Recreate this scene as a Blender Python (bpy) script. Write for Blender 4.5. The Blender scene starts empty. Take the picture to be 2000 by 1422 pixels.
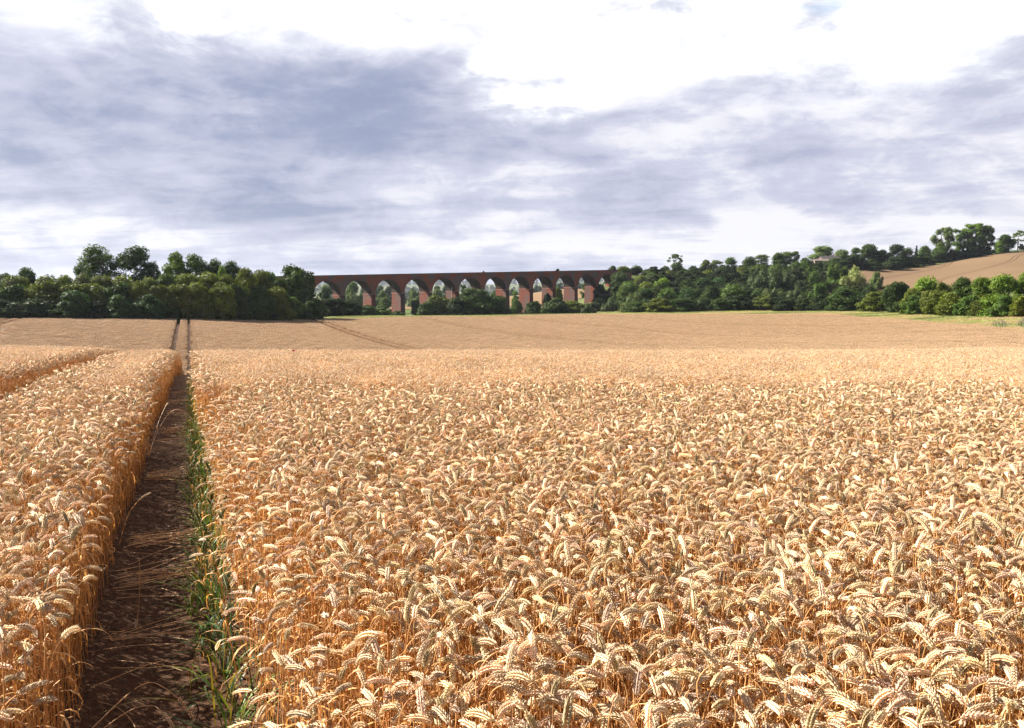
import bpy, bmesh, math, random
import numpy as np
from mathutils import Vector, Matrix

sc = bpy.context.scene
R = math.radians
rng = np.random.default_rng(7)
random.seed(7)

# ------------------------------------------------------------------ camera
F = 1570.0                      # focal length in photograph pixels (2000 wide)
PITCH = math.atan(151.0 / F)
EYE = 1.72
cam_d = bpy.data.cameras.new('camera')
cam = bpy.data.objects.new('camera', cam_d)
sc.collection.objects.link(cam)
cam_d.sensor_width = 36.0
cam_d.lens = 36.0 * F / 2000.0
cam_d.clip_start = 0.05
cam_d.clip_end = 20000.0
cam.location = (0, 0, EYE)
cam.rotation_euler = (R(90) - PITCH, 0, 0)
sc.camera = cam
sc.view_settings.view_transform = 'Standard'
sc.view_settings.look = 'None'
sc.view_settings.gamma = 1.0
sc.view_settings.exposure = 1.75
sc.render.engine = 'CYCLES'
sc.cycles.max_bounces = 6
sc.cycles.diffuse_bounces = 3
sc.cycles.transmission_bounces = 3
sc.cycles.volume_bounces = 0
sc.cycles.use_denoising = True
sc.cycles.denoiser = 'OPENIMAGEDENOISE'
sc.cycles.denoising_prefilter = 'NONE'
sc.cycles.use_adaptive_sampling = False

# ------------------------------------------------------------------ sun
SUN_EL = 37.0
sun_h = Vector((-0.88, 0.475)).normalized()      # horizontal direction towards the sun
sun_dir = Vector((sun_h.x * math.cos(R(SUN_EL)), sun_h.y * math.cos(R(SUN_EL)), math.sin(R(SUN_EL))))
sd = bpy.data.lights.new('sun', 'SUN')
sd.energy = 5.0
sd.angle = R(0.6)
sd.color = (1.0, 0.92, 0.79)
so = bpy.data.objects.new('sun', sd)
sc.collection.objects.link(so)
so.rotation_euler = (-sun_dir).to_track_quat('-Z', 'Y').to_euler()
so.location = (-60, 40, 80)

# ------------------------------------------------------------------ world
def V(y):
    """tan of elevation for a photograph row (straight ahead)"""
    return math.tan(math.atan((711.0 - y) / F) - PITCH)

class NT:
    def __init__(s, tree):
        s.t = tree; s.n = tree.nodes; s.l = tree.links
    def new(s, typ, **kw):
        n = s.n.new(typ)
        for k, v in kw.items(): setattr(n, k, v)
        return n
    def put(s, sock, v):
        if v is None: return
        if isinstance(v, bpy.types.NodeSocket): s.l.new(v, sock)
        else: sock.default_value = v
    def m(s, op, a, b=None, c=None, clamp=False):
        n = s.new('ShaderNodeMath', operation=op); n.use_clamp = clamp
        s.put(n.inputs[0], a)
        if b is not None: s.put(n.inputs[1], b)
        if c is not None: s.put(n.inputs[2], c)
        return n.outputs[0]
    def vm(s, op, a, b=None, out=0):
        n = s.new('ShaderNodeVectorMath', operation=op)
        s.put(n.inputs[0], a)
        if b is not None: s.put(n.inputs[1], b)
        return n.outputs[out]
    def ss(s, v, a, b, lo=0.0, hi=1.0):
        n = s.new('ShaderNodeMapRange', interpolation_type='SMOOTHSTEP')
        s.put(n.inputs[0], v)
        n.inputs[1].default_value = a; n.inputs[2].default_value = b
        n.inputs[3].default_value = lo; n.inputs[4].default_value = hi
        return n.outputs[0]
    def mix(s, f, a, b, blend='MIX'):
        n = s.new('ShaderNodeMix', data_type='RGBA', blend_type=blend)
        s.put(n.inputs[0], f)
        s.put(n.inputs[6], a if isinstance(a, bpy.types.NodeSocket) else (*a[:3], 1))
        s.put(n.inputs[7], b if isinstance(b, bpy.types.NodeSocket) else (*b[:3], 1))
        return n.outputs[2]
    def noise(s, vec, scale, detail=4, rough=0.5, dist=0.0):
        n = s.new('ShaderNodeTexNoise')
        s.put(n.inputs['Vector'], vec)
        n.inputs['Scale'].default_value = scale; n.inputs['Detail'].default_value = detail
        n.inputs['Roughness'].default_value = rough; n.inputs['Distortion'].default_value = dist
        return n.outputs[0]
    def comb(s, x, y, z):
        n = s.new('ShaderNodeCombineXYZ')
        s.put(n.inputs[0], x); s.put(n.inputs[1], y); s.put(n.inputs[2], z)
        return n.outputs[0]

world = bpy.data.worlds.new('World'); sc.world = world
world.use_nodes = True
w = NT(world.node_tree); w.n.clear()
tc = w.new('ShaderNodeTexCoord').outputs['Generated']
sep = w.new('ShaderNodeSeparateXYZ'); w.l.new(tc, sep.inputs[0])
dx, dy, dz = sep.outputs
dzc = w.m('MAXIMUM', dz, 0.0)
den = w.m('ADD', dzc, 0.085)
px_ = w.m('DIVIDE', dx, den); py_ = w.m('DIVIDE', dy, den)
pl = w.comb(px_, py_, 0.0)
pl_t = w.vm('ADD', w.vm('MULTIPLY', pl, (1.0, 1.0, 1.0)), w.comb(0.0, w.m('MULTIPLY', px_, 0.12), 3.7))
nz1 = w.noise(pl_t, 0.42, 7, 0.55, 0.35)
nz2 = w.noise(w.vm('MULTIPLY', pl_t, (0.8, 1.5, 1.0)), 1.3, 8, 0.6, 0.35)
nz3 = w.noise(w.vm('MULTIPLY', tc, (3.0, 3.0, 6.5)), 2.0, 8, 0.6, 0.3)
def blob(c, s, lo=1.0):
    d = w.vm('MULTIPLY', w.vm('SUBTRACT', tc, c), s)
    L = w.vm('LENGTH', d, out=1)
    return w.ss(L, 0.0, 1.0, lo, 0.0)
def D(x, y):
    u = (x - 1000) / F; v = V(y); l = math.sqrt(1 + u * u + v * v)
    return (u / l, 1 / l, v / l)
# density of the cloud deck: 0 bright, 1 dark grey blue
nz4 = w.noise(w.vm('MULTIPLY', tc, (5.0, 5.0, 13.0)), 2.6, 8, 0.62, 0.5)
den1 = w.m('MULTIPLY', w.ss(nz1, 0.34, 0.66), 0.24)
den1 = w.m('ADD', den1, w.m('MULTIPLY', w.ss(nz2, 0.36, 0.64), 0.30))
den1 = w.m('ADD', den1, w.m('MULTIPLY', w.ss(nz3, 0.38, 0.62), 0.42))
den1 = w.m('ADD', den1, w.m('MULTIPLY', w.ss(nz4, 0.36, 0.64), 0.30))
den1 = w.m('SUBTRACT', den1, 0.12)
for c, s, a in [((560, 225), (2.6, 0.5, 8.0), 0.55), ((250, 200), (3.2, 0.5, 9), 0.25), ((140, 375), (3.0, 0.5, 15), 0.62),
                ((800, 220), (5, 0.5, 11), 0.2), ((620, 390), (4.0, .5, 15), 0.30), ((1250, 320), (3.0, 0.5, 12), 0.28), ((1700, 300), (2.4, .5, 8), 0.14),
                ((950, 545), (2.4, 0.5, 24), 0.55), ((100, 515), (3.0, .5, 26), 0.45), ((1220, 400), (5, .5, 20), 0.14),
                ((1050, 490), (4, 0.5, 34), -0.38), ((1600, 470), (3.0, 0.5, 22), -0.24), ((200, 450), (4, .5, 30), -0.30), ((1180, 15), (8, .5, 24), .32), ((1960, 110), (9, .5, 18), .2)]:
    den1 = w.m('ADD', den1, blob(D(*c), s, a))
# the bright tear in the cloud above its upper edge
nb = w.noise(w.vm('MULTIPLY', tc, (2.6, 2.6, 5.0)), 1.7, 6, 0.55, 0.1)
vb = w.m('ADD', dz, w.m('MULTIPLY', w.m('SUBTRACT', nb, 0.5), 0.15))
vb = w.m('ADD', vb, w.m('MULTIPLY', w.m('MAXIMUM', dx, 0.0), 0.14))
tear = w.ss(vb, 0.215, 0.315)
b2 = blob(D(1060, 150), (5.2, 0.6, 10.5), 1.3)
tear = w.m('MAXIMUM', tear, w.ss(w.m('ADD', b2, w.m('MULTIPLY', w.m('SUBTRACT', nb, 0.5), 0.75)), 0.36, 0.88))
front = w.ss(dy, -0.35, 0.55)
high = w.ss(dz, 0.40, 0.85)
col_d = (0.325, 0.365, 0.53); col_m = (0.67, 0.68, 0.82); col_l = (0.95, 0.94, 0.99)
c1 = w.mix(w.ss(den1, 0.16, 0.72), col_l, col_m)
c1 = w.mix(w.ss(den1, 0.45, 1.65), c1, col_d)
tear_d = w.m('MULTIPLY', tear, w.ss(den1, 0.55, 1.05, 1.0, 0.35))
c1 = w.mix(tear_d, c1, w.mix(w.ss(nz3, 0.42, 0.62), (1.25, 1.25, 1.28), (0.93, 0.935, 1.0)))
# overhead and behind: unseen grey broken cloud, made darker to lower the fill light
back = w.mix(w.ss(nz1, 0.35, 0.65), (0.34, 0.37, 0.46), (0.17, 0.20, 0.28))
c1 = w.mix(w.m('MULTIPLY', high, 0.9), c1, back)
c1 = w.mix(front, back, c1)
sky = w.new('ShaderNodeTexSky', sky_type='NISHITA')
sky.sun_disc = False
sky.sun_elevation = R(SUN_EL)
sky.sun_rotation = math.atan2(sun_h.x, sun_h.y)
cloudc = w.vm('SCALE', c1); cloudc.node.inputs['Scale'].default_value = 10.0 / 3.36
# a few thin blue gaps high up on the right
gap = w.m('MULTIPLY', w.ss(w.noise(w.vm('MULTIPLY', tc, (4.0, 4.0, 14.0)), 2.4, 4, 0.5), 0.56, 0.70),
          w.m('ADD', blob(D(1460, 30), (7, .5, 20), 0.9), blob(D(1790, 10), (10, .5, 22), 1.0)), clamp=True)
gap = w.m('ADD', w.m('MULTIPLY', gap, 0.65), 0.015)
fin = w.mix(gap, cloudc, w.vm('MULTIPLY', sky.outputs[0], (0.48, 0.72, 0.72)))
bg = w.new('ShaderNodeBackground'); w.l.new(fin, bg.inputs[0]); bg.inputs[1].default_value = 0.1
wo = w.new('ShaderNodeOutputWorld'); w.l.new(bg.outputs[0], wo.inputs[0])
world.cycles.sampling_method = 'MANUAL'
world.cycles.sample_map_resolution = 512

# ------------------------------------------------------------------ helpers
COL = sc.collection
def tag(o, label=None, cat=None, group=None, kind=None):
    if label: o['label'] = label
    if cat: o['category'] = cat
    if group: o['group'] = group
    if kind: o['kind'] = kind
    return o
def empty(name, loc=(0, 0, 0), rz=0.0):
    o = bpy.data.objects.new(name, None); COL.objects.link(o)
    o.location = loc; o.rotation_euler = (0, 0, rz); o.empty_display_size = 0.3
    return o
class MB:
    """collects vertices and faces"""
    def __init__(s): s.v = []; s.f = []; s.mi = []; s.c = []
    def add(s, vs, fs, mi=0, col=None):
        b = len(s.v); s.v.extend([tuple(p) for p in vs])
        s.f.extend([tuple(i + b for i in f) for f in fs]); s.mi.extend([mi] * len(fs))
        s.c.extend([col or (1, 1, 1)] * len(vs))
    def box(s, x0, x1, y0, y1, z0, z1, mi=0):
        s.add([(x0, y0, z0), (x1, y0, z0), (x1, y1, z0), (x0, y1, z0), (x0, y0, z1), (x1, y0, z1), (x1, y1, z1), (x0, y1, z1)],
              [(0, 3, 2, 1), (4, 5, 6, 7), (0, 1, 5, 4), (1, 2, 6, 5), (2, 3, 7, 6), (3, 0, 4, 7)], mi)
    def tube(s, pts, rad, n=5, mi=0, col=None, cap=True):
        pts = [Vector(p) for p in pts]; vs = []; fs = []
        up = Vector((0.31, 0.17, 0.93)).normalized()
        for i, p in enumerate(pts):
            t = (pts[min(i + 1, len(pts) - 1)] - pts[max(i - 1, 0)]).normalized()
            a = t.cross(up)
            if a.length < 0.05: a = t.cross(Vector((1, 0, 0)))
            a.normalize(); b = t.cross(a)
            r = rad[i] if hasattr(rad, '__len__') else rad
            for k in range(n):
                q = 2 * math.pi * k / n
                vs.append(p + a * (r * math.cos(q)) + b * (r * math.sin(q)))
        for i in range(len(pts) - 1):
            for k in range(n):
                fs.append((i * n + k, i * n + (k + 1) % n, (i + 1) * n + (k + 1) % n, (i + 1) * n + k))
        if cap:
            fs.append(tuple(range(n))[::-1]); fs.append(tuple((len(pts) - 1) * n + k for k in range(n)))
        s.add(vs, fs, mi, col)
    def mesh(s, name, mats, smooth=False, cols=False):
        m = bpy.data.meshes.new(name)
        m.from_pydata(s.v, [], s.f)
        if not isinstance(mats, (list, tuple)): mats = [mats]
        for q in mats: m.materials.append(q)
        if len(mats) > 1: m.polygons.foreach_set('material_index', s.mi)
        if cols:
            a = m.color_attributes.new('Col', 'FLOAT_COLOR', 'POINT')
            arr = np.ones((len(s.v), 4), np.float32); arr[:, :3] = np.array(s.c)
            a.data.foreach_set('color', arr.ravel())
        if smooth: m.polygons.foreach_set('use_smooth', [True] * len(m.polygons))
        m.update()
        return m
    def build(s, name, mats, parent=None, smooth=False, cols=False):
        o = bpy.data.objects.new(name, s.mesh(name, mats, smooth, cols)); COL.objects.link(o)
        if parent: o.parent = parent
        return o
def np_mesh(name, verts, quads, mat, cols=None, smooth=False, tris=None):
    """fast mesh from numpy arrays (quads Nx4, tris Nx3)"""
    m = bpy.data.meshes.new(name)
    nq = 0 if quads is None else len(quads); nt = 0 if tris is None else len(tris)
    m.vertices.add(len(verts)); m.vertices.foreach_set('co', np.asarray(verts, np.float32).ravel())
    loops = []; starts = []; o = 0
    if nq: loops.append(np.asarray(quads, np.int32).ravel()); starts.append(np.arange(nq) * 4); o = nq * 4
    if nt: loops.append(np.asarray(tris, np.int32).ravel()); starts.append(o + np.arange(nt) * 3)
    loops = np.concatenate(loops); starts = np.concatenate(starts)
    m.loops.add(len(loops)); m.loops.foreach_set('vertex_index', loops.astype(np.int32))
    m.polygons.add(len(starts)); m.polygons.foreach_set('loop_start', starts.astype(np.int32))
    m.update(calc_edges=True); m.validate()
    if smooth: m.polygons.foreach_set('use_smooth', [True] * len(m.polygons))
    if cols is not None:
        a = m.color_attributes.new('Col', 'FLOAT_COLOR', 'POINT')
        arr = np.ones((len(verts), 4), np.float32); arr[:, :3] = cols
        a.data.foreach_set('color', arr.ravel())
    m.materials.append(mat)
    return m

# ------------------------------------------------------------------ materials
def mat_new(name):
    m = bpy.data.materials.new(name); m.use_nodes = True
    t = NT(m.node_tree); t.n.clear()
    out = t.new('ShaderNodeOutputMaterial')
    return m, t, out
def principled(t, col, rough=0.8, spec=0.3, bump=None, bdist=0.02, metal=0.0):
    p = t.new('ShaderNodeBsdfPrincipled')
    t.put(p.inputs['Base Color'], col if isinstance(col, bpy.types.NodeSocket) else (*col[:3], 1))
    t.put(p.inputs['Roughness'], rough); p.inputs['Specular IOR Level'].default_value = spec
    p.inputs['Metallic'].default_value = metal
    if bump is not None:
        b = t.new('ShaderNodeBump'); b.inputs['Distance'].default_value = bdist; b.inputs['Strength'].default_value = 0.8
        t.l.new(bump, b.inputs['Height']); t.l.new(b.outputs[0], p.inputs['Normal'])
    return p
def simple_mat(name, c1, c2, scale=4.0, rough=0.8, spec=0.3, bump=0.0):
    m, t, out = mat_new(name)
    g = t.new('ShaderNodeNewGeometry').outputs['Position']
    n = t.noise(g, scale, 5, 0.6)
    col = t.mix(t.ss(n, 0.3, 0.7), c1, c2)
    p = principled(t, col, rough, spec, n if bump else None, bump or 0.01)
    t.l.new(p.outputs[0], out.inputs[0]); return m

def plant_mat(name, trans=0.25, rough=0.5, spec=0.35, use_vcol=True, use_obj=False, var=0.25, sat_trans=(1.0, 0.9, 0.6)):
    m, t, out = mat_new(name)
    oi = t.new('ShaderNodeObjectInfo')
    if use_vcol:
        a = t.new('ShaderNodeAttribute'); a.attribute_name = 'Col'; col = a.outputs['Color']
        if use_obj: col = t.mix(1.0, col, oi.outputs['Color'], 'MULTIPLY')
    else: col = oi.outputs['Color']
    f = t.m('MULTIPLY_ADD', oi.outputs['Random'], var, 1.0 - var * 0.5)
    s = t.vm('SCALE', col); t.l.new(f, s.node.inputs['Scale'])
    p = principled(t, s, rough, spec)
    tr = t.new('ShaderNodeBsdfTranslucent')
    t.l.new(t.mix(1.0, s, sat_trans, 'MULTIPLY'), tr.inputs[0])
    mx = t.new('ShaderNodeMixShader'); mx.inputs[0].default_value = trans
    t.l.new(p.outputs[0], mx.inputs[1]); t.l.new(tr.outputs[0], mx.inputs[2])
    t.l.new(mx.outputs[0], out.inputs[0]); return m
M_wheat = plant_mat('wheat_straw', 0.26, 0.5, 0.35)
M_grass = plant_mat('grass_blades', 0.3, 0.5, 0.3)
M_leaf = plant_mat('tree_leaves', 0.24, 0.6, 0.10, use_vcol=True, use_obj=True, var=0.12, sat_trans=(1.2, 1.25, 0.4))
M_leaf2 = plant_mat('wood_leaves', 0.20, 0.6, 0.08, use_vcol=True, use_obj=False, var=0.25, sat_trans=(1.2, 1.25, 0.4))
M_bark = simple_mat('bark', (0.10, 0.075, 0.05), (0.045, 0.035, 0.028), 3.0)
M_stone = simple_mat('pebble_stone', (0.42, 0.38, 0.33), (0.22, 0.17, 0.13), 30.0)

# ------------------------------------------------------------------ terrain
def pchip(xs, ys, x):
    xs = np.asarray(xs, float); ys = np.asarray(ys, float); h = np.diff(xs); d = np.diff(ys) / h
    m = np.zeros_like(ys)
    for i in range(1, len(xs) - 1):
        if d[i - 1] * d[i] > 0:
            w1 = 2 * h[i] + h[i - 1]; w2 = h[i] + 2 * h[i - 1]
            m[i] = (w1 + w2) / (w1 / d[i - 1] + w2 / d[i])
    m[0] = d[0]; m[-1] = d[-1]
    x = np.clip(x, xs[0], xs[-1]); i = np.clip(np.searchsorted(xs, x) - 1, 0, len(xs) - 2)
    t = (x - xs[i]) / h[i]
    return ((2 * t**3 - 3 * t**2 + 1) * ys[i] + (t**3 - 2 * t**2 + t) * h[i] * m[i]
            + (-2 * t**3 + 3 * t**2) * ys[i + 1] + (t**3 - t**2) * h[i] * m[i + 1])
def near(k):
    return [(y, -0.9 - 0.0166 * y - k * y * y) for y in (0, 3, 6, 9, 12, 15, 18, 21, 24, 27, 30)]
K1 = 0.00120
def r_(*a):                     # (distance, photograph row) -> (distance, height relative to the eye)
    return [(Y, V(y) * Y) for Y, y in a]
FARL = [(400, -9), (700, -13), (1500, -25), (3000, -22), (4500, 12), (9000, 30)]
TAB = {
    -900: near(0.00100) + [(40, -3.3), (60, -6.0), (80, -7.2), (100, -7.2), (150, -6.0), (200, -6.0)] + FARL,
    0: near(0.00100) + [(40, -3.55), (60, -6.2), (80, -7.3), (100, -7.25), (155, -6.05), (200, -6.3)] + FARL,
    365: near(K1) + [(40, -3.75), (60, -6.6), (80, -7.8), (100, -7.75), (130, -7.3), (172, -6.8), (210, -7.2)] + FARL,
    600: near(K1) + [(40, -3.7), (60, -6.4), (80, -8.0), (100, -8.4), (150, -8.5), (200, -7.95), (240, -8.6), (320, -10.6), (500, -12), (700, -14)] + FARL[2:],
    800: near(K1) + [(40, -3.6), (60, -5.6), (80, -7.3), (100, -8.5), (150, -9.0), (225, -8.3), (280, -9.9), (340, -11.6), (500, -13), (700, -15)] + FARL[2:],
    1000: near(K1) + [(40, -3.4), (60, -4.9), (80, -6.45), (110, -8.3), (150, -9.1), (200, -9.2), (250, -8.95), (300, -10.2), (360, -12), (500, -14), (600, -12.5), (950, -10)] + FARL[2:],
    1110: near(K1) + [(40, -3.35), (60, -4.85), (80, -6.4), (110, -8.2), (140, -8.9), (200, -9.1), (255, -8.7), (300, -9.8), (380, -10.5), (500, -11), (620, -6.5), (950, -2), (1500, -14), (3000, -12), (4500, 30), (9000, 60)],
    1215: near(0.00120) + [(40, -3.35), (60, -4.85), (80, -6.35), (110, -8.1), (140, -8.9), (200, -9.0), (260, -8.8)] + [(300, -9.3), (345, -9.0), (378, -7.5), (392, -3), (403, 6.0), (415, 7.0), (480, 6.5), (620, -3), (950, -3), (1500, -14), (3000, -12), (4500, 30), (9000, 60)],
    1300: near(0.00120) + [(40, -3.35), (60, -4.85), (80, -6.3), (110, -7.85), (130, -8.6), (170, -9.2), (220, -9.0), (262, -8.7), (300, -7.8), (350, -2), (400, 5), (430, 7.5), (500, 8), (650, 4), (1500, -14), (3000, -5), (4500, 30), (9000, 60)],
    1600: near(0.00120) + [(40, -3.3), (60, -4.6), (80, -5.65), (100, -6.5), (120, -7.5), (140, -8.0), (180, -7.8), (225, -7.35), (265, -7.6)] + r_((300, 594), (350, 567), (400, 535), (450, 520), (500, 514), (600, 514)) + [(800, 10), (1500, -10), (3000, 0), (9000, 60)],
    1750: near(0.00118) + [(40, -3.2), (60, -4.4), (80, -5.3), (100, -6.0), (130, -6.6), (165, -6.55), (210, -6.6)] + r_((250, 602), (300, 575), (350, 560), (400, 543), (455, 525), (520, 512), (600, 508)) + [(800, 20), (1500, -10), (3000, 0), (9000, 60)],
    2000: near(0.00108) + [(40, -3.2), (50, -3.75), (70, -4.6), (92, -4.95), (130, -4.9), (170, -4.8)] + r_((200, 592), (250, 573), (300, 555), (400, 520), (500, 490), (530, 486), (600, 486)) + [(800, 30), (1500, 0), (3000, 0), (9000, 60)],
    2900: near(0.00108) + [(40, -3.2), (50, -3.6), (70, -4.2), (92, -4.5), (130, -4.4), (200, -2)] + [(300, 6), (400, 15), (500, 28), (600, 32), (800, 35), (1500, 0), (3000, 0), (9000, 60)],
}
YS = np.concatenate([np.arange(0, 30, 0.5), np.geomspace(30, 6000, 260)])
cols_px = sorted(TAB)
tabY = np.array([pchip([a for a, b in TAB[c]], [b for a, b in TAB[c]], YS) for c in cols_px])
TS = np.linspace(-900, 2900, 191)
tabT = np.array([pchip(cols_px, tabY[:, j], TS) for j in range(len(YS))])      # [Y][T]
def height(X, Y):
    """ground height in world metres"""
    X = np.asarray(X, float); Y = np.asarray(Y, float)
    Yc = np.clip(Y, 0, 6000); px = 1000 + F * X / np.maximum(Yc, 6.0)
    ti = np.clip((px - TS[0]) / (TS[1] - TS[0]), 0, len(TS) - 1.001); i = ti.astype(int); ft = ti - i
    j = np.clip(np.searchsorted(YS, Yc) - 1, 0, len(YS) - 2); fy = (Yc - YS[j]) / (YS[j + 1] - YS[j])
    c = (tabT[j, i] * (1 - ft) + tabT[j, i + 1] * ft) * (1 - fy) + (tabT[j + 1, i] * (1 - ft) + tabT[j + 1, i + 1] * ft) * fy
    return c + 0.90
def H1(x, y): return float(height(x, y))
EDGE = ([-900, -400, 0, 365, 600, 800, 1000, 1200, 1400, 1600, 1750, 1850, 1930, 2000, 2300, 2900],
        [120, 140, 155, 172, 200, 225, 250, 262, 255, 225, 165, 128, 106, 92, 62, 40])
def yedge(px): return np.interp(px, *EDGE)
# tramline coordinates: s along, t across (metres)
dT = np.array([-0.372, 0.928]); dT /= np.linalg.norm(dT); pT = np.array([dT[1], -dT[0]])
def st(X, Y): return X * dT[0] + Y * dT[1], X * pT[0] + Y * pT[1]
T0 = -0.19      # across coordinate of the wheel track by the camera
TW = 0.32       # half width
def track_dist(t, s):
    """distance to nearest wheel track centre line minus half width; <0 = inside a track"""
    wob = 0.03 * np.sin(s * 0.9) + 0.03 * np.sin(s * 0.37 + 1)
    t = t - wob
    best = np.full_like(t, 1e3)
    for k in range(-5, 7):
        for q in (0.0, -1.9):
            best = np.minimum(best, np.abs(t - (T0 + q + 30.0 * k)) - (0.0 if (k == 0 and q == 0) else 0.09 if k == 0 else -0.01))
    return best - TW

def ground_sheet():
    pxs = np.linspace(-900, 2900, 260)
    ys = np.concatenate([np.array([0.0, 1.5, 3.0, 4.5]), np.geomspace(6, 6000, 230)])
    Xg = (pxs[None, :] - 1000) / F * np.maximum(ys, 6.0)[:, None]
    Yg = np.repeat(ys[:, None], len(pxs), 1)
    Xg = np.concatenate([Xg[:1], Xg]); Yg = np.concatenate([np.full((1, len(pxs)), -40.0), Yg])
    Zg = height(Xg, Yg)
    n, m = Xg.shape
    idx = np.arange(n * m).reshape(n, m)
    q = np.stack([idx[:-1, :-1], idx[:-1, 1:], idx[1:, 1:], idx[1:, :-1]], -1).reshape(-1, 4)
    px = np.repeat(pxs[None, :], n, 0); inside = (Yg < yedge(px)).astype(float)
    cols = np.stack([inside, inside, inside], -1).reshape(-1, 3)
    me, t, out = mat_new('ground_soil_and_grass')
    g = t.new('ShaderNodeNewGeometry').outputs['Position']
    a = t.new('ShaderNodeAttribute'); a.attribute_name = 'Col'
    n1 = t.noise(g, 0.012, 4, 0.6); n2 = t.noise(g, 0.6, 5, 0.6); n3 = t.noise(g, 14, 6, 0.65)
    grass = t.mix(t.ss(n1, 0.4, 0.6), (0.06, 0.08, 0.022), (0.12, 0.12, 0.045))
    grass = t.mix(t.ss(n2, 0.3, 0.7), grass, (0.05, 0.07, 0.022))
    soil = t.mix(t.ss(n3, 0.3, 0.7), (0.055, 0.032, 0.020), (0.11, 0.064, 0.038))
    c = t.mix(a.outputs['Fac'], grass, soil)
    p = principled(t, c, 0.95, 0.1, n3, 0.02)
    t.l.new(p.outputs[0], out.inputs[0])
    mesh = np_mesh('ground', np.stack([Xg, Yg, Zg], -1).reshape(-1, 3), q, me, cols, smooth=True)
    o = bpy.data.objects.new('ground', mesh); COL.objects.link(o); tag(o, kind='structure')
ground_sheet()

def patch(name, quad_px, mat, lift=0.12, nu=40, nv=24):
    """a field sheet following the ground: quad_px = [(px,Y) x4] in order near-left, near-right, far-right, far-left"""
    vs = []; fs = []
    (a, b, c, d) = quad_px
    for j in range(nv + 1):
        for i in range(nu + 1):
            u = i / nu; v = j / nv
            px = (a[0] * (1 - u) + b[0] * u) * (1 - v) + (d[0] * (1 - u) + c[0] * u) * v
            Y = (a[1] * (1 - u) + b[1] * u) * (1 - v) + (d[1] * (1 - u) + c[1] * u) * v
            X = (px - 1000) / F * Y
            vs.append((X, Y, H1(X, Y) + lift))
    for j in range(nv):
        for i in range(nu):
            k = j * (nu + 1) + i; fs.append((k, k + 1, k + nu + 2, k + nu + 1))
    b_ = MB(); b_.add(vs, fs)
    o = b_.build(name, mat, smooth=True); tag(o, kind='structure'); return o

def crop_mat(name, c1, c2, lines=True):
    m, t, out = mat_new(name)
    g = t.new('ShaderNodeNewGeometry').outputs['Position']
    n = t.noise(g, 2.5, 6, 0.7); n2 = t.noise(g, 0.03, 3, 0.5)
    col = t.mix(t.ss(n, 0.3, 0.7), c1, c2)
    col = t.mix(t.m('MULTIPLY', t.ss(n2, 0.4, 0.6), 0.25), col, [x * 0.8 for x in c2])
    if lines:
        s = t.new('ShaderNodeSeparateXYZ'); t.l.new(g, s.inputs[0])
        # tramlines run up and over the hill field
        wob = t.noise(t.vm('MULTIPLY', g, (0.006, 0.006, 0.0)), 1.0, 1, 0.5)
        a = t.m('ADD', t.m('MULTIPLY', s.outputs[0], 0.72), t.m('MULTIPLY', s.outputs[1], -0.69))
        a = t.m('ADD', a, t.m('MULTIPLY', wob, 60))
        md = t.m('MODULO', t.m('ADD', a, 3000.0), 30.0)
        l1 = t.m('LESS_THAN', t.m('ABSOLUTE', t.m('SUBTRACT', md, 10.0)), 0.4)
        l2 = t.m('LESS_THAN', t.m('ABSOLUTE', t.m('SUBTRACT', md, 12.2)), 0.4)
        col = t.mix(t.m('MULTIPLY', t.m('ADD', l1, l2), 0.85), col, (0.07, 0.035, 0.02))
    p = principled(t, col, 0.9, 0.1, n, 0.10)
    t.l.new(p.outputs[0], out.inputs[0]); return m
M_ripe = crop_mat('ripe_crop_on_hill', (0.175, 0.115, 0.066), (0.128, 0.083, 0.047))
M_ripe2 = crop_mat('ripe_crop_in_valley', (0.19, 0.12, 0.062), (0.14, 0.09, 0.047), False)
M_green = crop_mat('meadow_grass', (0.085, 0.125, 0.025), (0.055, 0.085, 0.02), False)
patch('hill_field', [(1560, 330), (2500, 235), (2500, 640), (1690, 445)], M_ripe, 0.25, 70, 40)
patch('valley_field', [(955, 560), (1200, 560), (1200, 960), (900, 900)], M_ripe2, 0.3)
patch('valley_field', [(760, 480), (835, 480), (860, 590), (740, 590)], M_ripe2, 0.3)
patch('meadow', [(690, 385), (840, 385), (850, 470), (680, 470)], M_green, 0.25)
patch('meadow', [(600, 1000), (1300, 1000), (1400, 1700), (500, 1700)], M_green, 0.5)

# ------------------------------------------------------------------ wheat
class Soup:
    def __init__(s): s.V = []; s.T = []; s.C = []; s.n = 0
    def add(s, v, t, c):
        s.V.append(v); s.T.append(np.asarray(t) + s.n)
        s.C.append(np.broadcast_to(np.asarray(c, float), (len(v), 3))); s.n += len(v)
    def mesh(s, name, mat, smooth=True):
        return np_mesh(name, np.concatenate(s.V), None, mat, np.concatenate(s.C), smooth, tris=np.concatenate(s.T))
def nrm(v): return v / (np.linalg.norm(v) + 1e-9)
def prism(s, pts, rad, n, col):
    pts = np.asarray(pts); vs = []
    for i, p in enumerate(pts):
        t = nrm(pts[min(i + 1, len(pts) - 1)] - pts[max(i - 1, 0)])
        a = nrm(np.cross(t, (0.3, 0.9, 0.1))); b = np.cross(t, a)
        r = rad[i] if hasattr(rad, '__len__') else rad
        for k in range(n):
            q = 2 * math.pi * k / n; vs.append(p + a * r * math.cos(q) + b * r * math.sin(q))
    tr = []
    for i in range(len(pts) - 1):
        for k in range(n):
            a0 = i * n + k; a1 = i * n + (k + 1) % n; tr += [(a0, a1, a1 + n), (a0, a1 + n, a0 + n)]
    s.add(np.array(vs), tr, col)
OCT = [(0, 2, 3), (0, 3, 4), (0, 4, 5), (0, 5, 2), (1, 3, 2), (1, 4, 3), (1, 5, 4), (1, 2, 5)]
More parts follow.
